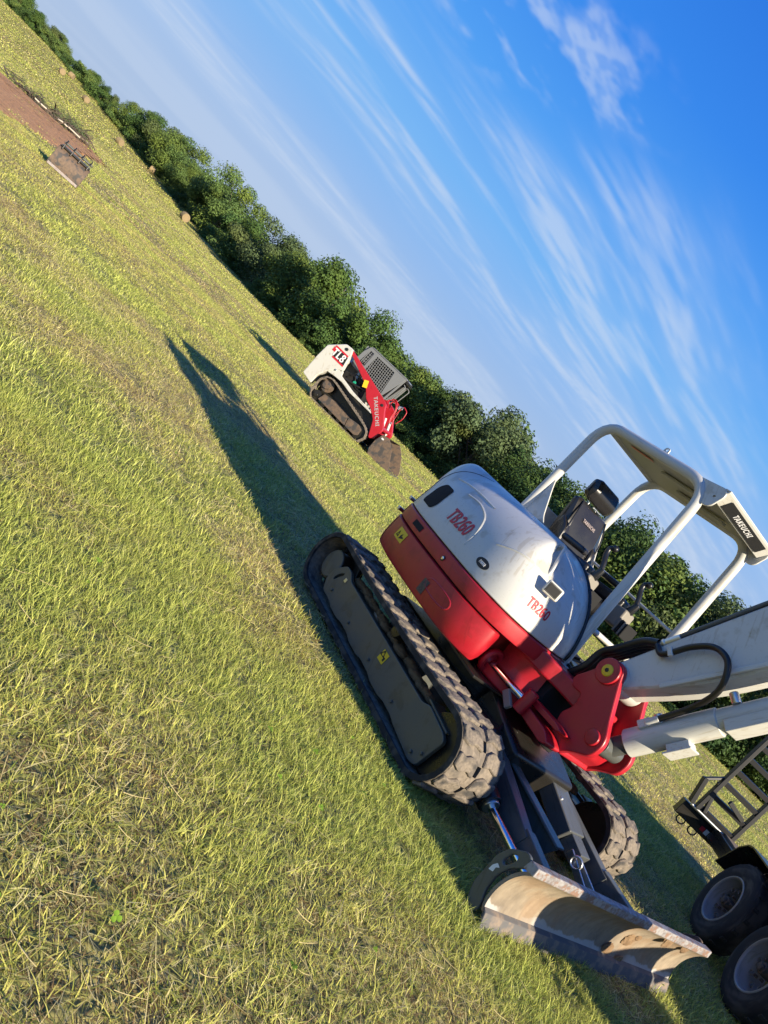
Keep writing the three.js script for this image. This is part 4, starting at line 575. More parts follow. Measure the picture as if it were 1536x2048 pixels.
// ---- compact track loader, 21 m off (x forward, y up, z towards the camera) ----------------------------
{
  const LX = -2.655, LZ = -21.291;
  const LD = thing('track_loader', 'red and white compact track loader with mesh cab and lowered bucket, by the wood', 'loader', [LX, -0.068, LZ], R(-8.4));
  std('loader_letter', [0.36, 0.33, 0.33], 0.5);
  const loop = [[-0.70, 0.02], [0.85, 0.02], [0.99, 0.10], [1.05, 0.25], [1.00, 0.40], [0.86, 0.49], [0.45, 0.585], [0.0, 0.675], [-0.45, 0.77], [-0.68, 0.80], [-0.85, 0.74], [-0.95, 0.58], [-0.96, 0.36], [-0.93, 0.16], [-0.83, 0.05]];
  const curve = new THREE.CatmullRomCurve3(loop.map(p => V([p[0], p[1], 0])), true, 'catmullrom', 0.25), len = curve.getLength();
  const lug = uvMetres(box(0.045, 0.03, 0.31, [0, 0.012, 0], [0, 0, 0], 0.008), 2);
  for (const s of [1, -1]) {
    const zc = s * 0.67, rings = []; for (let i = 0; i <= 120; i++) { const p = curve.getPointAt(i / 120 % 1), d = curve.getTangentAt(i / 120 % 1), n = [d.y, -d.x]; rings.push([[p.x, p.y, zc - 0.16], [p.x, p.y, zc + 0.16], [p.x - n[0] * 0.03, p.y - n[1] * 0.03, zc + 0.16], [p.x - n[0] * 0.03, p.y - n[1] * 0.03, zc - 0.16], [p.x, p.y, zc - 0.16]]); }
    const g = loft(rings, 0, 0, false); g.computeVertexNormals();
    const t = part('rubber_track', uvMetres(toCreasedNormals(g, 0.5), 2), M.muddy_rubber, LD); const n = Math.round(len / 0.1);
    for (let i = 0; i < n; i++) { const p = curve.getPointAt(i / n), d = curve.getTangentAt(i / n), m = shadows(new THREE.Mesh(lug, M.muddy_rubber)); m.name = 'tread_lug'; m.position.set(p.x + d.y * 0.008, p.y - d.x * 0.008, zc); m.rotation.z = Math.atan2(d.y, d.x); t.add(m); }
    const f = part('track_frame', [uvMetres(plate([[-0.62, 0.14], [-0.56, 0.36], [-0.30, 0.40], [0.30, 0.36], [0.34, 0.34], [0.42, 0.13], [0.40, 0.12]], zc - 0.10, zc + 0.135, 0.02)), uvMetres(plate([[0.36, 0.36], [0.70, 0.41], [0.84, 0.36], [0.86, 0.18], [0.78, 0.12], [0.44, 0.12]], zc - 0.10, zc + 0.15, 0.04))], M.brown_steel, LD);
    part('drive_sprocket', [cylz(0.19, 0.05, [-0.70, 0.57, zc]), cylz(0.11, 0.2, [-0.70, 0.57, zc + s * 0.06])], M.brown_steel, LD); part('rear_idler', [cylz(0.14, 0.18, [-0.74, 0.19, zc]), cylz(0.06, 0.34, [-0.74, 0.19, zc])], M.black_steel, LD); part('front_idler', [cylz(0.19, 0.18, [0.83, 0.25, zc])], M.black_steel, LD);
    for (let i = 0; i < 4; i++) part('track_roller', cylz(0.075, 0.22, [-0.42 + i * 0.3, 0.13, zc]), M.black_steel, LD);
    // white rear tower and lower rail
    part('rear_tower', uvMetres(plate([[-1.44, 0.37], [-1.46, 0.95], [-1.44, 1.36], [-1.06, 1.72], [-0.84, 1.74], [-0.78, 1.66], [-0.66, 1.13], [-0.78, 1.06], [-0.96, 0.84], [-1.08, 0.60], [-1.08, 0.30]], s > 0 ? 0.60 : -0.80, s > 0 ? 0.80 : -0.60, 0.05, [], 0.02)), M.white_paint, LD, 'white rear fender tower');
    part('side_rail', uvMetres(plate([[-0.80, 1.06], [-0.62, 1.14], [-0.58, 1.02], [-0.05, 0.93], [0.66, 0.885], [0.72, 0.84], [-0.10, 0.84], [-0.45, 0.90], [-0.72, 0.88], [-0.96, 0.84]], s > 0 ? 0.70 : -0.78, s > 0 ? 0.78 : -0.70, 0.03, [], 0.015)), M.white_paint, LD);
    part('tower_strut', bar([-0.82, 1.58, s * 0.78], [-0.64, 1.10, s * 0.78], 0.03, 0.05), M.white_paint, LD);
    part('chassis_side', plate([[-0.95, 0.45], [-0.60, 0.86], [0.72, 0.86], [0.98, 0.74], [1.02, 0.42]], s > 0 ? 0.44 : -0.50, s > 0 ? 0.50 : -0.44, 0.04), M.black_steel, LD);
    // lift arm
    const arm = part('lift_arm', uvMetres(plate([[-0.90, 1.66], [-0.86, 1.72], [-0.78, 1.705], [0.10, 1.49], [0.74, 1.335], [0.86, 1.28], [0.92, 1.16], [1.20, 0.82], [1.26, 0.74], [1.24, 0.42], [1.10, 0.33], [1.05, 0.40], [0.86, 0.76], [0.62, 0.92], [0.32, 1.04], [0.26, 1.10], [0.10, 1.26], [-0.06, 1.33]], s > 0 ? 0.62 : -0.74, s > 0 ? 0.74 : -0.62, 0.05, [], 0.014)), M.red_paint, LD, 'red lift arm');
    part('arm_pivot', cylz(0.045, 0.05, [-0.95, 1.62, s * 0.80], 20), M.black_steel, LD); part('arm_pin', cylz(0.04, 0.03, [0.78, 1.20, s * 0.745], 18), M.ink, arm);
    if (s > 0) { part('brand_lettering', letters('TAKEUCHI', 0.105, 1.15).applyMatrix4(facing([0.78, 0.985, 0.743], [0, 0, 1], [0.74, -0.67, 0])), M.loader_letter, arm, 'grey lettering TAKEUCHI along the lift arm'); part('warning_label', at(box(0.20, 0.13, 0.004, [0, 0, 0], [0, 0, -0.25], 0.001), [0.05, 1.305, 0.743], [0, 0, -0.9]), M.yellow_label, arm); }
    part('lift_cylinder', [rod([-0.70, 0.98, s * 0.56], [-0.05, 1.12, s * 0.58], 0.04), rod([-0.08, 1.115, s * 0.58], [0.22, 1.17, s * 0.6], 0.022)], M.black_steel, LD);
    part('tilt_cylinder', [rod([1.00, 1.02, s * 0.36], [1.16, 0.66, s * 0.36], 0.04), rod([1.15, 0.68, s * 0.36], [1.24, 0.46, s * 0.36], 0.022)], M.white_paint, LD);
    part('fender_lamp', cylz(0.028, 0.03, [-0.80, 1.02, s * 0.80], 14), M.zinc, LD);
  }
  // model plate on the near tower
  const slant = [0.80, -0.60, 0], tower = LD.children.find(c => c.name === 'rear_tower');
  const plM = facing([-0.92, 1.355, 0.802], [0, 0, 1], [0.62, 0.78, 0]);
  const decal = facing([-0.955, 1.345, 0.803], [0, 0, 1], [0.93, 0.0, 0]);
  part('model_plate', plate([[-0.17, -0.10], [0.235, -0.10], [0.18, 0.13], [-0.17, 0.13]], 0, 0.003, 0.012, [], 0).applyMatrix4(decal), M.ink, LD);
  part('plate_stripe', [plate([[-0.30, 0.13], [0.17, 0.13], [0.16, 0.175], [-0.28, 0.175]], 0, 0.003, 0.005, [], 0), plate([[-0.17, -0.145], [0.24, -0.145], [0.235, -0.10], [-0.17, -0.10]], 0, 0.003, 0.005, [], 0), plate([[-0.30, -0.0], [-0.20, 0.0], [-0.22, 0.12], [-0.30, 0.12]], 0, 0.003, 0.005, [], 0)].map(g => g.applyMatrix4(decal)), M.red_letter, LD);
  part('model_lettering', letters('TL8', 0.215, 0.86).applyMatrix4(decal.clone().multiply(new THREE.Matrix4().makeTranslation(-0.045, 0.02, 0.004))), M.white_letter, LD, 'white lettering TL8 on the rear tower');
  // chassis, engine cover, tail
  part('chassis', box(1.9, 0.55, 0.9, [0.0, 0.56, 0], [0, 0, 0], 0.05), M.black_steel, LD);
  part('tail_door', box(0.20, 0.85, 1.22, [-1.33, 0.80, 0], [0, 0, 0], 0.06), M.white_paint, LD); part('engine_cover', loft([[-1.40, 1.20], [-1.25, 1.36], [-0.72, 1.44]].map(([x, y]) => [[x, 0.9, 0.60], [x, y, 0.58], [x, y + 0.04, 0.4], [x, y + 0.04, -0.4], [x, y, -0.58], [x, 0.9, -0.60]])), M.white_paint, LD).geometry.computeVertexNormals();
  part('exhaust', rod([-1.22, 1.35, -0.3], [-1.22, 1.62, -0.3], 0.04), M.black_steel, LD);
  part('engine_bay', box(0.7, 0.4, 1.1, [-0.30, 1.02, 0]), M.cavity, LD); part('fuel_cap', [cylz(0.05, 0.05, [-0.24, 1.12, 0.58], 18)], M.green_cap, LD); part('hose', [tube([[-0.5, 1.1, 0.57], [-0.35, 1.25, 0.58], [-0.15, 1.05, 0.58], [0.1, 1.05, 0.57]], 0.018, 24, 7), tube([[-0.5, 1.2, 0.57], [-0.3, 1.32, 0.57], [-0.1, 1.18, 0.57]], 0.016, 20, 7)], M.rubber_hose, LD);
  // cab: grey steel frame with real mesh bars
  const grey = std('cab_grey', [0.175, 0.185, 0.190], 0.5, { roughnessMap: smudge }), cab = holder('cab', LD);
  for (const s of [1, -1]) {
    const z = s * 0.42, out = [[-0.74, 1.42], [-0.70, 1.90], [-0.62, 2.13], [-0.54, 2.16], [0.70, 2.16], [0.69, 2.08], [0.50, 1.36], [0.0, 1.36]];
    part('cab_side', plate(out, z - 0.02, z + 0.02, 0.05, [[[-0.32, 2.05], [0.34, 2.06], [0.46, 1.40], [-0.14, 1.42], [-0.34, 1.58]], [[-0.62, 1.62], [-0.56, 2.05], [-0.42, 2.05], [-0.40, 1.62]]]), grey, cab);
    for (let i = 0; i < 11; i++) { const x = -0.33 + i * 0.065; part('mesh_bar', bar([x, 2.06, z], [x + 0.09, 1.39, z], 0.012, 0.014, [1, 0, 0], 0.003), grey, cab); }
    for (let i = 0; i < 9; i++) { const y = 1.45 + i * 0.069; part('mesh_bar', bar([-0.34, y, z], [0.46 - i * 0.012, y, z], 0.012, 0.014, [0, 1, 0], 0.003), grey, cab); }
    for (let i = 0; i < 3; i++) part('mesh_bar', bar([-0.56 + i * 0.06, 2.03, z], [-0.57 + i * 0.06, 1.65, z], 0.014, 0.018, [1, 0, 0], 0.003), grey, cab);
    for (let i = 0; i < 4; i++) part('mesh_bar', bar([-0.62, 1.72 + i * 0.075, z], [-0.38, 1.72 + i * 0.075, z], 0.014, 0.018, [0, 1, 0], 0.003), grey, cab);
    part('front_post', bar([0.70, 2.12, s * 0.40], [0.60, 1.34, s * 0.40], 0.05, 0.05, [1, 0, 0]), grey, cab); part('grab_bar', bent([[0.74, 2.0, s * 0.34], [0.82, 1.96, s * 0.34], [0.74, 1.46, s * 0.34], [0.64, 1.44, s * 0.34]], 0.04, 0.014, 8), grey, cab);
    part('work_lamp', box(0.05, 0.06, 0.11, [0.74, 2.12, s * 0.33]), M.lamp_glass, cab);
  }
  part('cab_roof', [plate([[-0.62, 2.13], [-0.54, 2.165], [0.72, 2.165], [0.76, 2.13], [0.70, 2.11], [-0.58, 2.10]], -0.44, 0.44, 0.03, [], 0.02)], grey, cab); part('cab_rear', box(0.04, 0.62, 0.80, [-0.68, 1.78, 0], [0, 0, 0.10]), grey, cab);
  part('roof_visor', box(0.14, 0.05, 0.72, [0.73, 2.075, 0]), M.black_steel, cab);
  part('interior_trim', plate([[-0.66, 1.42], [-0.60, 2.08], [0.62, 2.10], [0.46, 1.38]], -0.398, -0.386, 0.04), M.black_plastic, cab); part('headliner', box(1.15, 0.012, 0.76, [0.02, 2.09, 0]), M.black_plastic, cab);
  part('seat_back', box(0.14, 0.60, 0.46, [-0.36, 1.55, 0], [0, 0, 0.15], 0.06), M.vinyl, cab); part('seat_cushion', box(0.46, 0.14, 0.46, [-0.14, 1.26, 0], [0, 0, 0], 0.06), M.vinyl, cab);
  // quick-attach front, hoses and bucket
  part('arm_cross_tube', rod([1.14, 0.74, 0.64], [1.14, 0.74, -0.64], 0.06), M.red_paint, LD); part('coupler', [box(0.07, 0.46, 0.30, [1.27, 0.42, 0.36], [0, 0, 0.1]), box(0.07, 0.46, 0.30, [1.27, 0.42, -0.36], [0, 0, 0.1]), box(0.06, 0.10, 0.9, [1.27, 0.55, 0])], M.red_paint, LD);
  for (const [z, o] of [[0.16, 0], [0.05, 0.05], [-0.30, 0.02]]) part('aux_hose', tube([[0.80, 1.22, z + 0.12], [0.66, 1.40 + o, z], [0.82, 1.50 + o, z], [0.98, 1.38, z], [1.04, 1.12, z], [1.10, 0.98, z]], 0.016, 32, 7), M.red_paint, LD);
  part('coupler_guard', bent([[1.00, 1.12, -0.10], [1.05, 1.58, -0.10], [1.22, 1.52, -0.10], [1.26, 1.30, -0.10], [1.20, 1.08, -0.10]], 0.06, 0.014, 8), M.red_paint, LD); part('quick_coupler', [rod([0.98, 1.50, -0.02], [1.08, 1.53, -0.02], 0.026), rod([0.98, 1.46, -0.08], [1.08, 1.49, -0.08], 0.026), box(0.06, 0.10, 0.16, [0.99, 1.46, -0.05])], M.zinc, LD);
  const bk = [[1.36, 0.66], [1.60, 0.69], [1.62, 0.675], [1.37, 0.62], [1.33, 0.40], [1.34, 0.16], [1.40, 0.055], [2.16, 0.025]], bucket = holder('loader_bucket', LD);
  const shell = (pf, w) => { const th = 0.02, pts = pf.map(p => [p[0], p[1]]), back = [...pts].reverse().map(([x, y]) => [x + th, y + th]); const rr = [-w, w].map(z => [...pts, ...back].map(([x, y]) => [x, y, z])); const g = loft(rr); g.computeVertexNormals(); return uvMetres(toCreasedNormals(g, 0.4)); };
  part('bucket_shell', shell([[1.58, 0.70], [1.37, 0.66], [1.31, 0.42], [1.32, 0.17], [1.40, 0.03], [2.16, 0.0]], 0.84), M.brown_steel, bucket);
  for (const s of [1, -1]) part('bucket_side', uvMetres(plate([[1.58, 0.71], [1.37, 0.67], [1.31, 0.42], [1.32, 0.17], [1.40, 0.02], [2.14, 0.0], [2.10, 0.14], [1.84, 0.50]], s * 0.84 - 0.012, s * 0.84 + 0.012, 0.02)), M.brown_steel, bucket);
  part('cutting_edge', box(0.16, 0.02, 1.70, [2.15, 0.012, 0]), M.cutting_edge, bucket); part('bucket_label', box(0.07, 0.04, 0.003, [1.44, 0.58, 0.855]), M.white_letter, bucket);
}

// ---- tandem equipment trailer on the right (x forward, towards the camera; z to the side facing the excavator) --
{
  const axis = [-0.117, 0.993];
  const TRL = thing('equipment_trailer', 'black tandem-axle equipment trailer with upright ladder ramp, beside the excavator', 'trailer', [4.30, 0, -5.72], Math.atan2(-axis[1], axis[0]));
  // local x -> world (axis), local z -> world (-axis[1], axis[0])
  // Group turn: x' = (cos, -sin) in (X, Z)
  const tyre = r => { const p = [[0.205, -0.105], [0.235, -0.115], [0.30, -0.118], [0.35, -0.105], [0.372, -0.085], [0.375, -0.05], [0.375, 0.05], [0.372, 0.085], [0.35, 0.105], [0.30, 0.118], [0.235, 0.115], [0.205, 0.105]]; return new THREE.LatheGeometry(p.map(a => new THREE.Vector2(...a)), 56).rotateX(Math.PI / 2); };
  const side = 0.0, wz = [0.06, -1.98];
  const rimPaint = std('rim_paint', [0.24, 0.24, 0.24], 0.5, { map: speck, roughnessMap: smudge });
  const rimDisc = std('rim_disc_paint', [0.20, 0.18, 0.16], 0.6, { map: speck, roughnessMap: smudge });
  for (const x of [0.47, -0.47]) for (const z of wz) {
    const s = z > -1 ? 1 : -1, wheel = holder('wheel', TRL); wheel.position.set(x, 0.375, z);
    part('tyre', tyre(), M.dark_rubber, wheel);
    for (let k = 0; k < 40; k++) { const a = k / 40 * 6.283; part('tread_block', box(0.034, 0.012, 0.052, [Math.cos(a) * 0.376, Math.sin(a) * 0.376, (k % 2 ? 0.058 : -0.058)], [0, 0, a + Math.PI / 2], 0.004), M.dark_rubber, wheel); }
    part('rim', new THREE.LatheGeometry([[0.225, 0.108], [0.222, 0.116], [0.208, 0.116], [0.200, 0.10], [0.196, 0.06], [0.180, 0.045], [0.176, 0.0], [0.174, -0.09]].map(a => new THREE.Vector2(a[0], a[1] * s)), 48).rotateX(Math.PI / 2), rimPaint, wheel);
    const disc = new THREE.Shape().absarc(0, 0, 0.178, 0, 6.2832, false); for (let k = 0; k < 8; k++) { const a = k / 8 * 6.283; disc.holes.push(new THREE.Path().absarc(Math.cos(a) * 0.138, Math.sin(a) * 0.138, 0.021, 0, 6.2832, true)); } disc.holes.push(new THREE.Path().absarc(0, 0, 0.042, 0, 6.2832, true));
    part('rim_disc', new THREE.ExtrudeGeometry(disc, { depth: 0.008, bevelEnabled: true, bevelSize: 0.003, bevelThickness: 0.003, bevelSegments: 1, curveSegments: 16 }).translate(0, 0, s > 0 ? 0.048 : -0.058), rimDisc, wheel);
    part('hub_cap', [cylz(0.045, 0.10, [0, 0, s * 0.04], 24), cylz(0.032, 0.03, [0, 0, s * 0.095], 24)], M.brown_steel, wheel);
    for (let k = 0; k < 6; k++) { const a = k / 6 * 6.283 + 0.3; part('lug_nut', cylz(0.012, 0.03, [Math.cos(a) * 0.078, Math.sin(a) * 0.078, s * 0.066], 6), M.brown_steel, wheel); }
  }
  for (const x of [0.47, -0.47]) part('axle', rod([x, 0.375, 0.0], [x, 0.375, -1.92], 0.035), M.black_steel, TRL);
  // frame, deck, rails
  for (const z of [-0.30, -1.62]) {
    part('side_rail', box(6.2, 0.16, 0.07, [0.67, 0.48, z]), M.black_steel, TRL); part('top_rail', box(3.75, 0.05, 0.05, [0.70, 0.735, z]), M.black_steel, TRL);
    for (let i = 0; i < 7; i++) part('rail_post', box(0.05, i > 4 ? 0.42 : 0.17, 0.045, [-1.12 + i * 0.80, i > 4 ? 0.76 : 0.635, z]), M.black_steel, TRL);
    for (let i = 0; i < 3; i++) part('side_board', box(1.15, 0.13, 0.03, [3.20, 0.65 + i * 0.135, z]), M.black_steel, TRL);
  }
  const plank = new THREE.MeshStandardMaterial({ color: new THREE.Color().setRGB(0.16, 0.12, 0.08), roughness: 0.9 });
  for (let i = 0; i < 7; i++) part('deck_board', box(6.0, 0.04, 0.17, [0.67, 0.565, -0.42 - i * 0.180], [0, 0, 0], 0.006), plank, TRL);
  for (let i = 0; i < 6; i++) part('cross_member', box(0.06, 0.10, 1.26, [-1.9 + i * 1.05, 0.47, -0.96]), M.black_steel, TRL);
  part('front_bulkhead', box(0.06, 0.46, 1.40, [3.80, 0.79, -0.96]), M.black_steel, TRL);
  for (const z of [-0.4, -1.5]) part('tongue_bar', bar([3.7, 0.46, z], [5.2, 0.46, -0.96], 0.08, 0.12), M.black_steel, TRL);
  part('coupler', box(0.35, 0.10, 0.10, [5.3, 0.48, -0.96]), M.zinc, TRL);
  // fenders over the wheels
  for (const z of [0.06, -1.98]) part('fender', (() => { const o = [[-0.93, 0.50], [-0.83, 0.74], [-0.74, 0.82], [-0.66, 0.84], [0.66, 0.84], [0.74, 0.82], [0.83, 0.74], [0.93, 0.50]], i = [...o].reverse().map(([x, y]) => [x * 0.988, y - 0.014]); const g = plate([...o, ...i], z - 0.15, z + 0.15, 0.01, [], 0.002); return g; })(), M.black_steel, TRL);
  for (const z of [-0.10, -1.82]) part('fender_wall', plate([[-0.93, 0.40], [-0.83, 0.73], [-0.70, 0.83], [0.70, 0.83], [0.83, 0.73], [0.93, 0.40]], z - 0.006, z + 0.006, 0.02), M.black_steel, TRL);
  part('fender_brace', [bar([-0.88, 0.60, -0.09], [-0.88, 0.60, -0.02], 0.04, 0.1), bar([0.88, 0.60, -0.09], [0.88, 0.60, -0.02], 0.04, 0.1)], M.black_steel, TRL);
  // rear beam with reflective tape, lamps, tie-down rings
  part('rear_beam', [box(0.12, 0.17, 2.06, [-2.50, 0.45, -0.90], [0, 0, 0], 0.008)], M.black_steel, TRL);
  const rz = z => [-2.563, 0.43, z];
  part('reflective_tape', box(0.004, 0.06, 0.09, [-2.437, 0.435, -0.27]), M.white_letter, TRL, 'white piece of reflective tape'); part('reflective_tape', box(0.004, 0.05, 0.05, [-2.437, 0.435, -0.195]), M.red_letter, TRL, 'red piece of reflective tape');
  for (const z of [0.02, -0.14, -1.55]) part('tie_ring', at(new THREE.TorusGeometry(0.045, 0.008, 8, 22), [-2.45, 0.345, z], [0, 1.2, 0]), M.black_steel, TRL);
  for (const z of [-0.12, -1.76]) part('tail_lamp', [box(0.05, 0.09, 0.14, [-2.57, 0.47, z])], M.red_letter, TRL);
  // upright ladder ramps
  for (const z0 of [0.04, -1.40]) {
    const ramp = holder('loading_ramp', TRL), x0 = -2.36, lean = 0.03, H = 1.75;
    for (const z of [z0, z0 - 0.47]) part('ramp_stile', bar([x0, 0.56, z], [x0 - lean * H, 0.56 + H, z], 0.045, 0.075, [1, 0, 0]), M.ramp_black, ramp);
    for (let k = 0; k < 10; k++) part('ramp_rung', at(mergeGeometries([plain(box(0.055, 0.007, 0.44, [0, 0.02, 0], [0, 0, 0], 0.002)), plain(box(0.007, 0.05, 0.44, [0.024, -0.004, 0], [0, 0, 0], 0.002))]), [x0 - lean * (0.06 + k * 0.18), 0.60 + k * 0.18, z0 - 0.235], [0, 0, -0.12]), M.ramp_black, ramp);
    part('ramp_hinge', [rod([x0, 0.555, z0 + 0.06], [x0, 0.555, z0 - 0.53], 0.022)], M.zinc, ramp);
    part('spring_arm', [bar([x0 + 0.03, 0.57, z0 + 0.09], [x0 + 0.02, 0.86, z0 + 0.16], 0.05, 0.09, [1, 0, 0]), bar([x0 + 0.02, 0.85, z0 + 0.16], [x0 - 0.03, 1.02, z0 - 0.02], 0.03, 0.04, [1, 0, 0])], M.ramp_black, ramp);
    part('ramp_brace', bar([x0 + 0.02, 0.58, z0 - 0.08], [x0 - 0.005, 0.92, z0 + 0.02], 0.04, 0.05, [1, 0, 0]), M.ramp_black, ramp);
    part('ramp_foot', bar([x0 + 0.01, 0.80, z0 - 0.40], [x0 + 0.16, 0.86, z0 - 0.12], 0.03, 0.05), M.ramp_black, ramp);
  }
}

// ---- hay bales on the far hill -----------------------------------------------------------------------
{
  const straw = new THREE.MeshStandardMaterial({ roughness: 1, map: texture(256, (u, v) => toS(mix3([0.20, 0.145, 0.07], [0.37, 0.28, 0.15], fbm(u * 40, v * 12, 4, 40, 12)))), bumpMap: texture(256, gray((u, v) => fbm(u * 50, v * 16, 4, 50, 16)), { srgb: false }), bumpScale: 0.05 });
  const endM = new THREE.MeshStandardMaterial({ roughness: 1, map: texture(256, (u, v) => { const d = Math.hypot(u - 0.5, v - 0.5); return toS(mix3([0.19, 0.14, 0.075], [0.34, 0.26, 0.15], 0.5 * fbm(u * 20, v * 20, 4, 20) + 0.5 * vnoise(d * 40 + 0.6 * fbm(u * 8, v * 8, 3, 8), 3))); }) });
  const roll = (() => { const p = []; for (let i = 0; i <= 12; i++) { const t = i / 12; p.push(new THREE.Vector2(0.74 - 0.05 * Math.pow(Math.abs(t * 2 - 1), 6), -0.6 + 1.2 * t)); } const g = new THREE.LatheGeometry(p, 40).rotateX(Math.PI / 2), q = g.attributes.position, r = rng(8); for (let i = 0; i < q.count; i++) { const a = Math.atan2(q.getY(i), q.getX(i)), k = 1 + 0.03 * (fbm(Math.cos(a) * 3 + 20, q.getZ(i) * 4 + Math.sin(a) * 3 + 20, 3) - 0.5) - (q.getY(i) < -0.6 ? 0.05 : 0); q.setX(i, q.getX(i) * k); q.setY(i, q.getY(i) * k); } g.computeVertexNormals(); return g; })();
  const face = new THREE.CircleGeometry(0.70, 36);
  const spots = [[-43.9, -97.4, 0.5, 'round hay bale nearest to the track loader, at the foot of the wood'], [-69.8, -120.75, 0.9, 'round hay bale midway up the far hill, below its neighbour at the trees'], [-68.2, -130.6, 1.5, 'round hay bale half sunk behind the brow, right against the dark trees'], [-86.7, -134.0, 0.7, 'round hay bale in the open grass above the brush pile'], [-96.0, -138.3, 0.6, 'farthest left round hay bale on the hill crest'], [-100.3, -147.3, 1.3, 'round hay bale touching the trees beside the farthest bale']];
  for (const [x, z, turn, label] of spots) { const b = thing('hay_bale', label, 'hay bale', [x, terrain(x, z) + 0.66, z], turn + 0.4, 'round hay bales on the far hill'); b.scale.setScalar(0.76); b.position.y -= 0.13; part('bale_roll', roll, straw, b); part('bale_face', face.clone().translate(0, 0, 0.604), endM, b); part('bale_face', face.clone().rotateY(Math.PI).translate(0, 0, -0.604), endM, b); }
}
// ---- loose bucket lying on the grass by the bare soil -----------------------------------------------------
{
  const x = -10.25, z = -16.85, B = thing('spare_bucket', 'spare rusty excavator bucket standing on the grass beside the bare soil', 'bucket', [x, terrain(x, z), z], R(38)); B.scale.setScalar(1.0);
  const pf = new THREE.CatmullRomCurve3([[0.25, 0.0], [0.27, 0.16], [0.24, 0.34], [0.13, 0.46], [-0.02, 0.50], [-0.16, 0.46]].map(p => V([p[0], p[1], 0]))).getPoints(18).map(p => [p.x, p.y]);
  const th = 0.02, rr = [-0.37, 0.37].map(zz => [...pf.map(([a, b]) => [a, b, zz]), ...[...pf].reverse().map(([a, b]) => [a - th, b - th * 0.6, zz])]), g = loft(rr); g.computeVertexNormals();
  B.rotation.y = R(-90 + 30);
  part('bucket_shell', uvMetres(toCreasedNormals(g, 0.4), 1.5), M.brown_steel, B, 'rust-brown curved back of the bucket');
  for (const s of [1, -1]) part('bucket_side', uvMetres(plate([...pf.filter((_, i) => i % 2 === 0), [-0.30, 0.30], [-0.32, 0.0]], s * 0.37 - 0.01, s * 0.37 + 0.01, 0.01), 1.5), M.brown_steel, B);
  part('top_plate', box(0.26, 0.04, 0.70, [0.02, 0.515, 0]), M.black_steel, B);
  for (const zz of [-0.30, -0.10, 0.10, 0.30]) part('mounting_ear', plate([[-0.18, 0.50], [0.20, 0.44], [0.16, 0.60], [0.06, 0.68], [-0.06, 0.66], [-0.14, 0.60]], zz - 0.012, zz + 0.012, 0.03, [{ c: [0.06, 0.60], r: 0.03 }]), M.black_steel, B);
  part('mounting_pin', rod([0.06, 0.60, -0.34], [0.06, 0.60, 0.34], 0.025), M.grey_paint, B); part('wear_strip', box(0.02, 0.06, 0.72, [0.268, 0.05, 0]), M.worn_edge, B);
  for (let k = 0; k < 4; k++) part('bucket_tooth', bar([-0.16, 0.47, -0.28 + k * 0.187], [-0.30, 0.42, -0.28 + k * 0.187], 0.07, 0.04), M.cutting_edge, B);
}
// ---- cleared brush heaped along the edge of the soil, with pale split logs ------------------------------
{
  const r = rng(909), wood = new THREE.MeshStandardMaterial({ color: new THREE.Color().setRGB(0.10, 0.078, 0.058), roughness: 1 }), pale = new THREE.MeshStandardMaterial({ color: new THREE.Color().setRGB(0.50, 0.44, 0.36), roughness: 0.9 });
  const along = t => [lerp(-29.3, -30.2, t) + 0.8 * Math.sin(t * 5), lerp(-39.5, -50.5, t)];
  const P = thing('brush_pile', 'tangled heap of cut branches and roots along the bare soil', 'brush pile', [-29.7, terrain(-29.7, -45), -45]);
  for (let i = 0; i < 210; i++) {
    const [x, z] = along(r()), len = 0.5 + 1.6 * r(), a = r() * 6.28, tilt = (r() - 0.35) * 0.9, y = 0.05 + 0.6 * r() * r(), sp = (r() - 0.5) * 1.3, lx = x + sp + 29.7, lz = z + sp * 0.4 + 45, dx = Math.cos(a) * len / 2 * Math.cos(tilt), dz = Math.sin(a) * len / 2 * Math.cos(tilt), dy = Math.max(-y + 0.02, Math.sin(tilt) * len / 2), rad = 0.012 + 0.05 * r() * r();
    part('branch', tube([[lx - dx, Math.max(0.02, y - dy), lz - dz], [lx + (r() - 0.5) * 0.25, y + (r() - 0.3) * 0.2, lz + (r() - 0.5) * 0.25], [lx + dx, y + dy, lz + dz]], rad, 6, 5), wood, P);
  }
  const leaf = crownGeometry(55, 700, 2.4, 0.02, 0.03); for (let i = 0; i < 8; i++) { const [x, z] = along(i / 8 + 0.05 * r()), m = part('withered_leaves', leaf, LEAF[3], P); m.position.set(x + 29.7 + 0.7 * (r() - 0.5), 0.0, z + 45); m.scale.setScalar(0.5 + 0.4 * r()); m.rotation.y = r() * 6; }
  const names = ['pale split log at the left end of the brush pile', 'short pale log lying second from the left in the brush pile', 'long pale log in the middle of the brush pile', 'pale log just right of the long one in the brush pile', 'bent pale log at the right end of the brush pile'];
  names.forEach((label, i) => { const t = [0.15, 0.36, 0.52, 0.68, 0.86][i], [x, z] = along(t), len = [0.7, 0.6, 1.2, 0.9, 0.8][i], a = 1.2 + 1.9 * (r() - 0.5), m = shadows(new THREE.Mesh(tube([[-len / 2, 0, 0], [0, 0.06 * (r() - 0.3), 0.06], [len / 2, 0.02, 0]], 0.038, 12, 9), pale)); m.name = numbered('split_log'); m.position.set(x + 0.75, terrain(x, z) + 0.20, z + 0.3); m.rotation.set(0, a, 0.1 * (r() - 0.5)); m.userData = { label, category: 'log', group: 'pale logs in the brush pile' }; scene.add(m); });
}

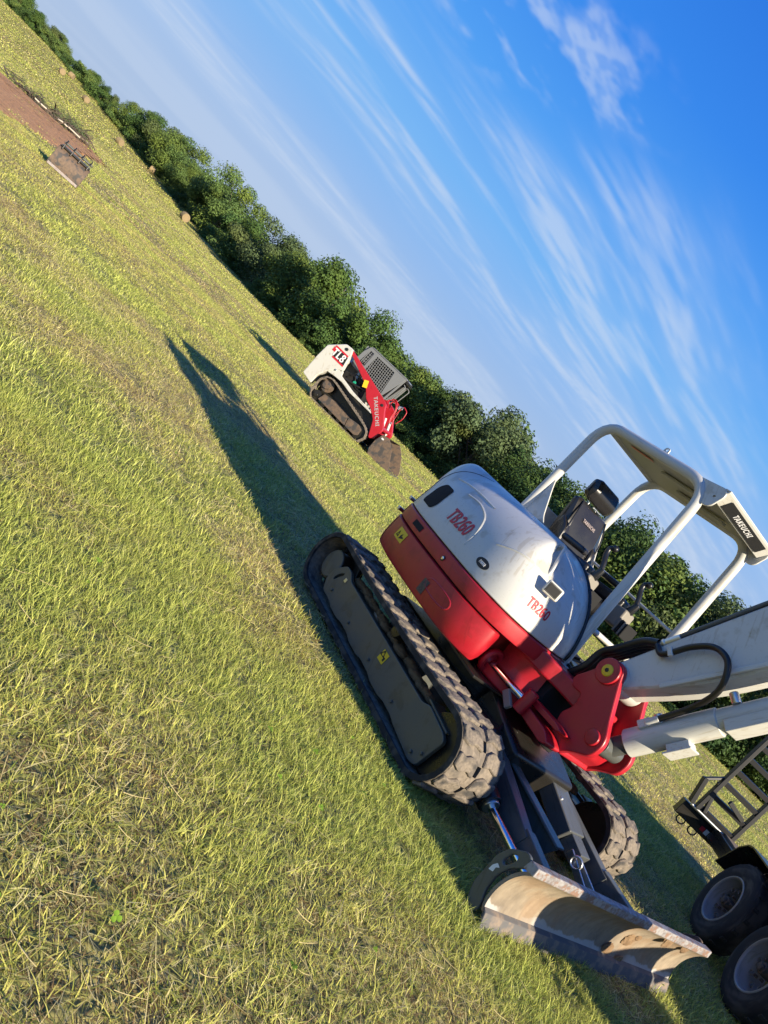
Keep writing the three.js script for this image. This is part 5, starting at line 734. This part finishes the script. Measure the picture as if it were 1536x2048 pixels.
// ---- mown hay grass: real blades, thick near the camera -------------------------------------------------
{
  const blade = new THREE.MeshPhysicalMaterial({ vertexColors: true, roughness: 0.8, specularIntensity: 0.25, side: THREE.DoubleSide, transmission: 0.35, thickness: 0 }); blade.name = 'grass_blade';
  // one tuft: blades share the tuft's root area; each blade has one colour of its own
  function tuft(seed, n, spread, hMin, hMax, w, strawShare, flat) {
    const r = rng(seed), pos = [], nor = [], col = [], idx = [];
    const put = (x, z, h, wid, az, lean, curl, c) => {
      const k = pos.length / 3, dx = Math.cos(az), dz = Math.sin(az), px = -dz, pz = dx, seg = 3;
      for (let s = 0; s <= seg; s++) { const t = s / seg, out = lean * t * h + curl * t * t * h, y = h * t * Math.sqrt(Math.max(0.05, 1 - Math.min(0.95, Math.pow(lean + curl * t, 2) * 0.35))), ww = wid * (1 - Math.pow(t, 1.8)) * 0.5 + 0.0002, X = x + dx * out, Z = z + dz * out; pos.push(X - px * ww, y, Z - pz * ww, X + px * ww, y, Z + pz * ww); const nx = dx, ny = 0.35 + lean; nor.push(nx, ny, dz, nx, ny, dz); col.push(...c, ...c); }
      for (let s = 0; s < seg; s++) { const a = k + s * 2; idx.push(a, a + 1, a + 2, a + 1, a + 3, a + 2); }
    };
    for (let i = 0; i < n; i++) {
      const rr = spread * Math.sqrt(r()), th = r() * 6.283, x = Math.cos(th) * rr, z = Math.sin(th) * rr, straw = r() < strawShare, c0 = straw ? (r() < 0.36 ? mix3([0.20, 0.135, 0.065], [0.38, 0.28, 0.14], r()) : mix3([0.52, 0.44, 0.20], [0.80, 0.71, 0.38], r())) : mix3([0.195, 0.25, 0.040], [0.71, 0.67, 0.20], Math.pow(r(), 0.72)), k = 0.8 + 0.4 * r();
      put(x, z, lerp(hMin, hMax, r() * r() * 0.6 + r() * 0.4), w * (0.6 + 0.8 * r()), r() * 6.283, straw ? 0.5 + flat * r() * 1.6 : 0.12 + flat * 0.7 * r(), 0.1 + 0.9 * r(), c0.map(v => v * k));
    }
    const g = new THREE.BufferGeometry(); g.setAttribute('position', new THREE.Float32BufferAttribute(pos, 3)); g.setAttribute('color', new THREE.Float32BufferAttribute(col, 3)); g.setIndex(idx); g.computeVertexNormals(); return g;
  }
  const r = rng(31337), R0 = 1.4376;
  // places inside (a little wider than) the view, by distance band
  const inView = (x, z, pad) => { const v = new THREE.Vector3(x, terrain(x, z), z).applyMatrix4(camera.matrixWorldInverse); if (v.z > -0.2) return Math.hypot(x, z) < 3; const f = 1.5018; return Math.abs(v.x / -v.z * f) < 0.75 + pad && Math.abs(v.y / -v.z * f) < 1 + pad; };
  camera.updateMatrixWorld(); camera.matrixWorldInverse.copy(camera.matrixWorld).invert();
  const bands = [ // near, far, tufts per square metre, blades, spread, height, width, scale pad
    [0.8, 4.6, 640, 36, 0.065, 0.014, 0.066, 0.0028, 0.35],
    [4.6, 10.5, 310, 34, 0.085, 0.016, 0.066, 0.0038, 0.25],
    [10.5, 24, 95, 34, 0.15, 0.018, 0.070, 0.0068, 0.12],
    [24, 52, 20, 30, 0.30, 0.025, 0.08, 0.0170, 0.08],
    [52, 110, 4.0, 28, 0.80, 0.04, 0.11, 0.0500, 0.06],
    [110, 250, 2.0, 28, 1.7, 0.06, 0.15, 0.12, 0.05],
  ];
  const kinds = [[0.16, 1.2, 'green'], [0.42, 1.5, 'yellowing'], [0.78, 1.8, 'straw']];
  const m = new THREE.Matrix4(), q = new THREE.Quaternion(), e = new THREE.Euler(), v = new THREE.Vector3(), s = new THREE.Vector3(), col = new THREE.Color();
  let total = 0;
  bands.forEach(([a, b, dens, n, spread, h0, h1, w, pad], bi) => {
    const lists = kinds.map(() => []), x0 = -b, area = (2 * b) * (b + 1), count = Math.round(area * dens);
    for (let i = 0; i < count; i++) {
      const x = (r() * 2 - 1) * b, z = 1 - r() * (b + 1), d = Math.hypot(x, z); if (d < a || d >= b) continue; if (!inView(x, z, pad)) continue; if (inSoil(x + 3.4 * (fbm(x * 0.5 + 80, z * 0.5 + 40, 3) - 0.5), z + 3.4 * (fbm(x * 0.5 + 20, z * 0.5 + 90, 3) - 0.5)) && r() < 0.78 + 0.30 * fbm(x * 0.8 + 10, z * 0.8 + 10, 3)) continue;
      const dry = dryness(x, z), p = dry + (r() - 0.5) * 0.55, k = p < 0.22 ? 0 : p < 0.52 ? 1 : 2; lists[k].push([x, z, dry, r(), r(), r()]);
    }
    kinds.forEach(([share, flat, word], k) => {
      const L = lists[k]; if (!L.length) return; const g = tuft(100 + bi * 10 + k, n, spread, h0, h1 * (k === 2 ? 0.8 : 1), w, share, flat), im = new THREE.InstancedMesh(g, blade, L.length);
      L.forEach(([x, z, dry, a1, a2, a3], i) => { e.set((a2 - 0.5) * 0.25, a1 * 6.283, (a3 - 0.5) * 0.25); q.setFromEuler(e); const sc = 0.7 + 0.55 * a2; s.set(sc, sc * (0.75 + 0.5 * a3 + (k === 0 ? 0.15 : 0)), sc); v.set(x, terrain(x, z) - 0.004, z); m.compose(v, q, s); im.setMatrixAt(i, m); const c = 0.85 + 0.3 * a3; col.setRGB(c * (0.92 + 0.16 * dry), c, c * (0.95 - 0.1 * a1)); im.setColorAt(i, col); });
      im.name = numbered('mown_grass'); shadows(im); im.userData = { kind: 'stuff', label: `${word} mown hay grass, ${['nearest the camera', 'around the excavator', 'in the middle of the field', 'towards the wood', 'on the far field', 'on the far hill'][bi]}`, category: 'grass' }; scene.add(im); total += L.length;
    });
  });
  // clover leaves and loose dry stalks between the blades, near the camera
  const clover = (() => { const pos = [], idx = []; for (let k = 0; k < 3; k++) { const a = k * 2.094, cx = Math.cos(a) * 0.007, cz = Math.sin(a) * 0.007, o = pos.length / 3; pos.push(cx, 0.045, cz); for (let i = 0; i <= 7; i++) { const t = i / 7 * 6.283; pos.push(cx + Math.cos(t) * 0.0068, 0.0455 + 0.002 * Math.sin(t * 2), cz + Math.sin(t) * 0.0068); } for (let i = 0; i < 7; i++) idx.push(o, o + 1 + i, o + 2 + i); } const g = new THREE.BufferGeometry(); g.setAttribute('position', new THREE.Float32BufferAttribute(pos, 3)); g.setIndex(idx); g.computeVertexNormals(); return g; })();
  const stalk = (() => { const g = new THREE.CylinderGeometry(0.0007, 0.0011, 0.085, 5, 4); const p = g.attributes.position; for (let i = 0; i < p.count; i++) p.setX(i, p.getX(i) + 2.2 * p.getY(i) * p.getY(i)); return g.rotateZ(Math.PI / 2); })();
  const scatter = (name, label, geo, mat, count, far, place) => { const list = []; while (list.length < count) { const x = (r() * 2 - 1) * far, z = 0.5 - r() * far; if (Math.hypot(x, z) < far && Math.hypot(x, z) > 0.9 && inView(x, z, 0.3) && r() < place(x, z)) list.push([x, z]); } const im = new THREE.InstancedMesh(geo, mat, list.length); list.forEach(([x, z], i) => { e.set((r() - 0.5) * 0.9, r() * 6.283, (r() - 0.5) * 0.5); q.setFromEuler(e); const k = 0.7 + 0.7 * r(); s.set(k, k, k); v.set(x, name === 'dry_stalks' ? 0.02 + 0.03 * r() : -0.005 + 0.02 * r(), z); m.compose(v, q, s); im.setMatrixAt(i, m); const c = 0.75 + 0.5 * r(); col.setRGB(c, c, c * 0.95); im.setColorAt(i, col); }); im.name = name; shadows(im); im.userData = { kind: 'stuff', label, category: 'plants' }; scene.add(im); };
  scatter('clover', 'small bright clover leaves between the grass blades', clover, new THREE.MeshPhysicalMaterial({ color: new THREE.Color().setRGB(0.17, 0.29, 0.03), roughness: 0.75, specularIntensity: 0.25, side: THREE.DoubleSide, transmission: 0.25, thickness: 0 }), 60, 6.5, (x, z) => smooth(0.52, 0.66, fbm(x * 1.6 + 33, z * 1.6 + 12, 3)));
  scatter('dry_stalks', 'loose pale hay stalks lying on the mown grass', stalk, new THREE.MeshStandardMaterial({ color: new THREE.Color().setRGB(0.46, 0.38, 0.19), roughness: 0.8 }), 700, 7, (x, z) => 0.15 + dryness(x, z));
  console.log('grass tufts', total);
}

renderer.render(scene, camera);
